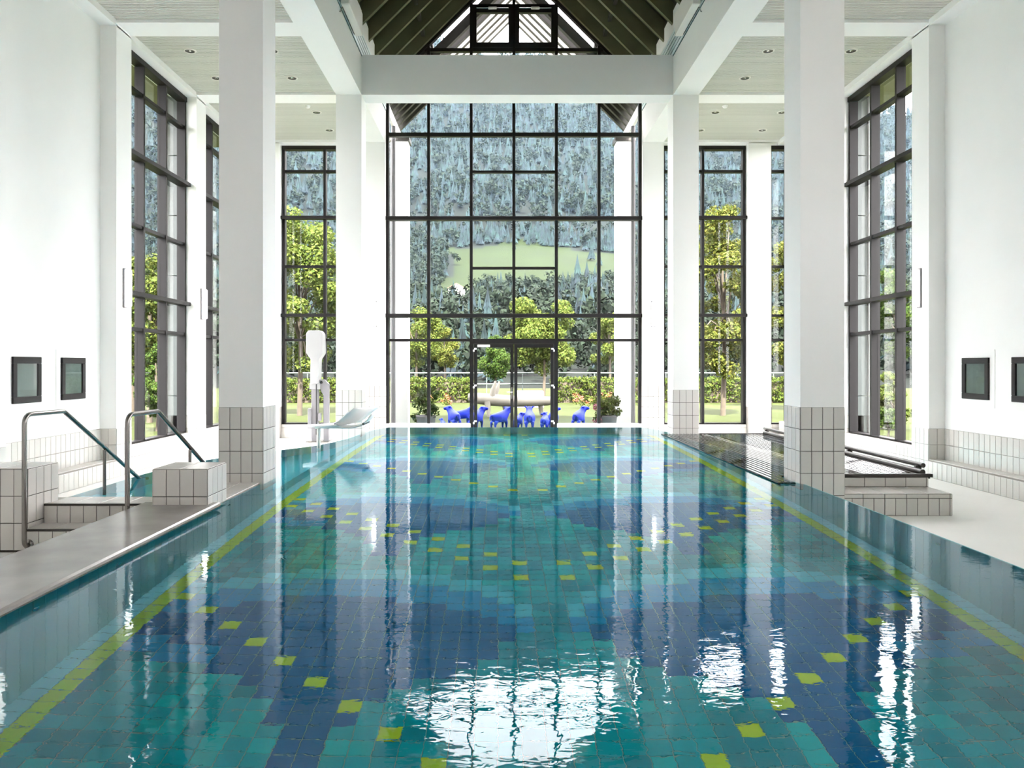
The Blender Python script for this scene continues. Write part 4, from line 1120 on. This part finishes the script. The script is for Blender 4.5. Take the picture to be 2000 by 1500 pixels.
# ---- blue sheep: one continuous body each
def sheep_mesh(turn, nod, lying=False, lamb=False, key_='a'):
    """body along local +x, turn: head yaw in degrees"""
    leg = 0.0 if lying else 1.0
    zb = 0.36 if not lying else 0.14
    V = []; E = []; Rr = []
    def add(p, r, par=None):
        V.append(p); Rr.append(r)
        if par is not None: E.append((par, len(V)-1))
        return len(V)-1
    pel = add((-0.16, 0, zb), (0.145, 0.15)); mid = add((0.0, 0, zb-0.012), (0.158, 0.16), pel); che = add((0.15, 0, zb+0.005), (0.142, 0.148), mid)
    nk = add((0.23, 0, zb+0.09), (0.075, 0.085), che)
    c, s = math.cos(R(turn)), math.sin(R(turn))
    hb = add((0.255+0.03*c, 0.03*s, zb+0.185), (0.064, 0.068), nk)
    mu = add((0.255+0.11*c, 0.11*s, zb+0.165-nod), (0.048, 0.05), hb); ns = add((0.255+0.165*c, 0.165*s, zb+0.145-nod*1.5), (0.032, 0.034), mu)
    for q in (-1, 1):
        ex, ey = 0.255+0.02*c - q*s*0.045, 0.02*s + q*c*0.045
        e1 = add((ex - q*s*0.045, ey + q*c*0.045, zb+0.205), (0.020, 0.014), hb); add((ex - q*s*0.085, ey + q*c*0.085, zb+0.20), (0.010, 0.007), e1)
    ta = add((-0.27, 0, zb+0.02), (0.035, 0.035), pel); add((-0.30, 0, zb-0.10), (0.018, 0.018), ta)
    for q in (-1, 1):
        if lying:
            a = add((0.18, q*0.07, 0.07), (0.04, 0.04), che); add((0.27, q*0.08, 0.03), (0.022, 0.02), a)
            a = add((-0.20, q*0.09, 0.07), (0.06, 0.05), pel); add((-0.10, q*0.13, 0.03), (0.022, 0.02), a)
        else:
            a = add((0.155, q*0.065, zb-0.13), (0.046, 0.046), che); k = add((0.150, q*0.065, 0.13), (0.025, 0.025), a); f = add((0.155, q*0.065, 0.035), (0.02, 0.02), k); add((0.175, q*0.065, 0.012), (0.024, 0.016), f)
            a = add((-0.175, q*0.07, zb-0.13), (0.060, 0.052), pel); k = add((-0.205, q*0.07, 0.15), (0.029, 0.027), a); f = add((-0.185, q*0.07, 0.035), (0.02, 0.02), k); add((-0.165, q*0.07, 0.012), (0.024, 0.016), f)
    me = bpy.data.meshes.new('sheep_skel'); me.from_pydata(V, E, [])
    o = bpy.data.objects.new('sheep_skel', me); C.objects.link(o)
    md = o.modifiers.new('skin', 'SKIN'); md.use_smooth_shade = True; md.branch_smoothing = 0.6
    sv = me.skin_vertices[0].data
    for i, r_ in enumerate(Rr): sv[i].radius = r_
    for v_ in sv: v_.use_root = False
    sv[0].use_root = True
    ss = o.modifiers.new('sub', 'SUBSURF'); ss.levels = 2; ss.render_levels = 2
    dg = bpy.context.evaluated_depsgraph_get(); dg.update()
    out = bpy.data.meshes.new_from_object(o.evaluated_get(dg)); out.name = 'sheep_'+key_
    out.materials.clear(); out.materials.append(M['blue'])
    out.polygons.foreach_set('use_smooth', [True]*len(out.polygons))
    bpy.data.objects.remove(o); return out
SH = {k: sheep_mesh(*a, key_=k) for k, a in {'fwd': (0, 0.0), 'left': (65, 0.01), 'right': (-70, 0.0), 'graze': (20, 0.05)}.items()}
SH['lie'] = sheep_mesh(-60, 0.0, True, key_='lie')
def sheep(px, y, sc_, rz, kind, label):
    o = bpy.data.objects.new('sheep', SH[kind]); C.objects.link(o)
    o.location = (PXX(px, y), y, ZG); o.rotation_euler = (0, 0, R(rz)); o.scale = (sc_*1.12, sc_*1.2, sc_*1.12)
    tag(o, label, 'sheep statue', 'blue sheep statues on the lawn')
sheep(865, 21.6, 0.50, 100, 'left', 'smallest blue lamb statue beside the left planter')
sheep(887, 21.9, 1.0, 115, 'left', 'large blue sheep statue looking left, left of the door')
sheep(904, 23.0, 0.95, 20, 'fwd', 'blue sheep statue standing behind the large left-looking sheep')
sheep(930, 21.6, 1.0, 60, 'right', 'blue sheep statue partly hidden by the left door jamb')
sheep(976, 21.4, 1.0, 40, 'graze', 'broad blue sheep statue behind the left door leaf')
sheep(1012, 21.6, 0.75, 70, 'right', 'small blue sheep statue behind the middle door stile')
sheep(1034, 21.3, 1.02, 88, 'fwd', 'blue sheep statue seen from behind in the right door leaf')
sheep(1064, 21.3, 0.78, 80, 'left', 'small blue sheep statue by the right door jamb')
sheep(1081, 22.0, 0.95, 80, 'right', 'blue sheep statue hidden behind the right door jamb')
sheep(1102, 20.9, 0.55, 60, 'lie', 'little lying blue lamb statue right of the door')
sheep(1130, 21.8, 1.0, 62, 'right', 'blue sheep statue looking right, right of the door')

# ---- thin valley haze in front of the mountain
hz = bpy.data.materials.new('valley haze'); hz.use_nodes = True
N = hz.node_tree.nodes; L = hz.node_tree.links; N.remove(N['Principled BSDF'])
vsn = N.new('ShaderNodeVolumeScatter'); vsn.inputs['Color'].default_value = (0.50, 0.72, 1.0, 1); vsn.inputs['Density'].default_value = 0.00004; vsn.inputs['Anisotropy'].default_value = 0.2
L.new(vsn.outputs[0], N['Material Output'].inputs['Volume'])
MB().box(-900, 900, 100, 1060, -5, 520).build('haze', hz, label='thin bluish summer haze over the mountain valley', cat='haze', kind='stuff')
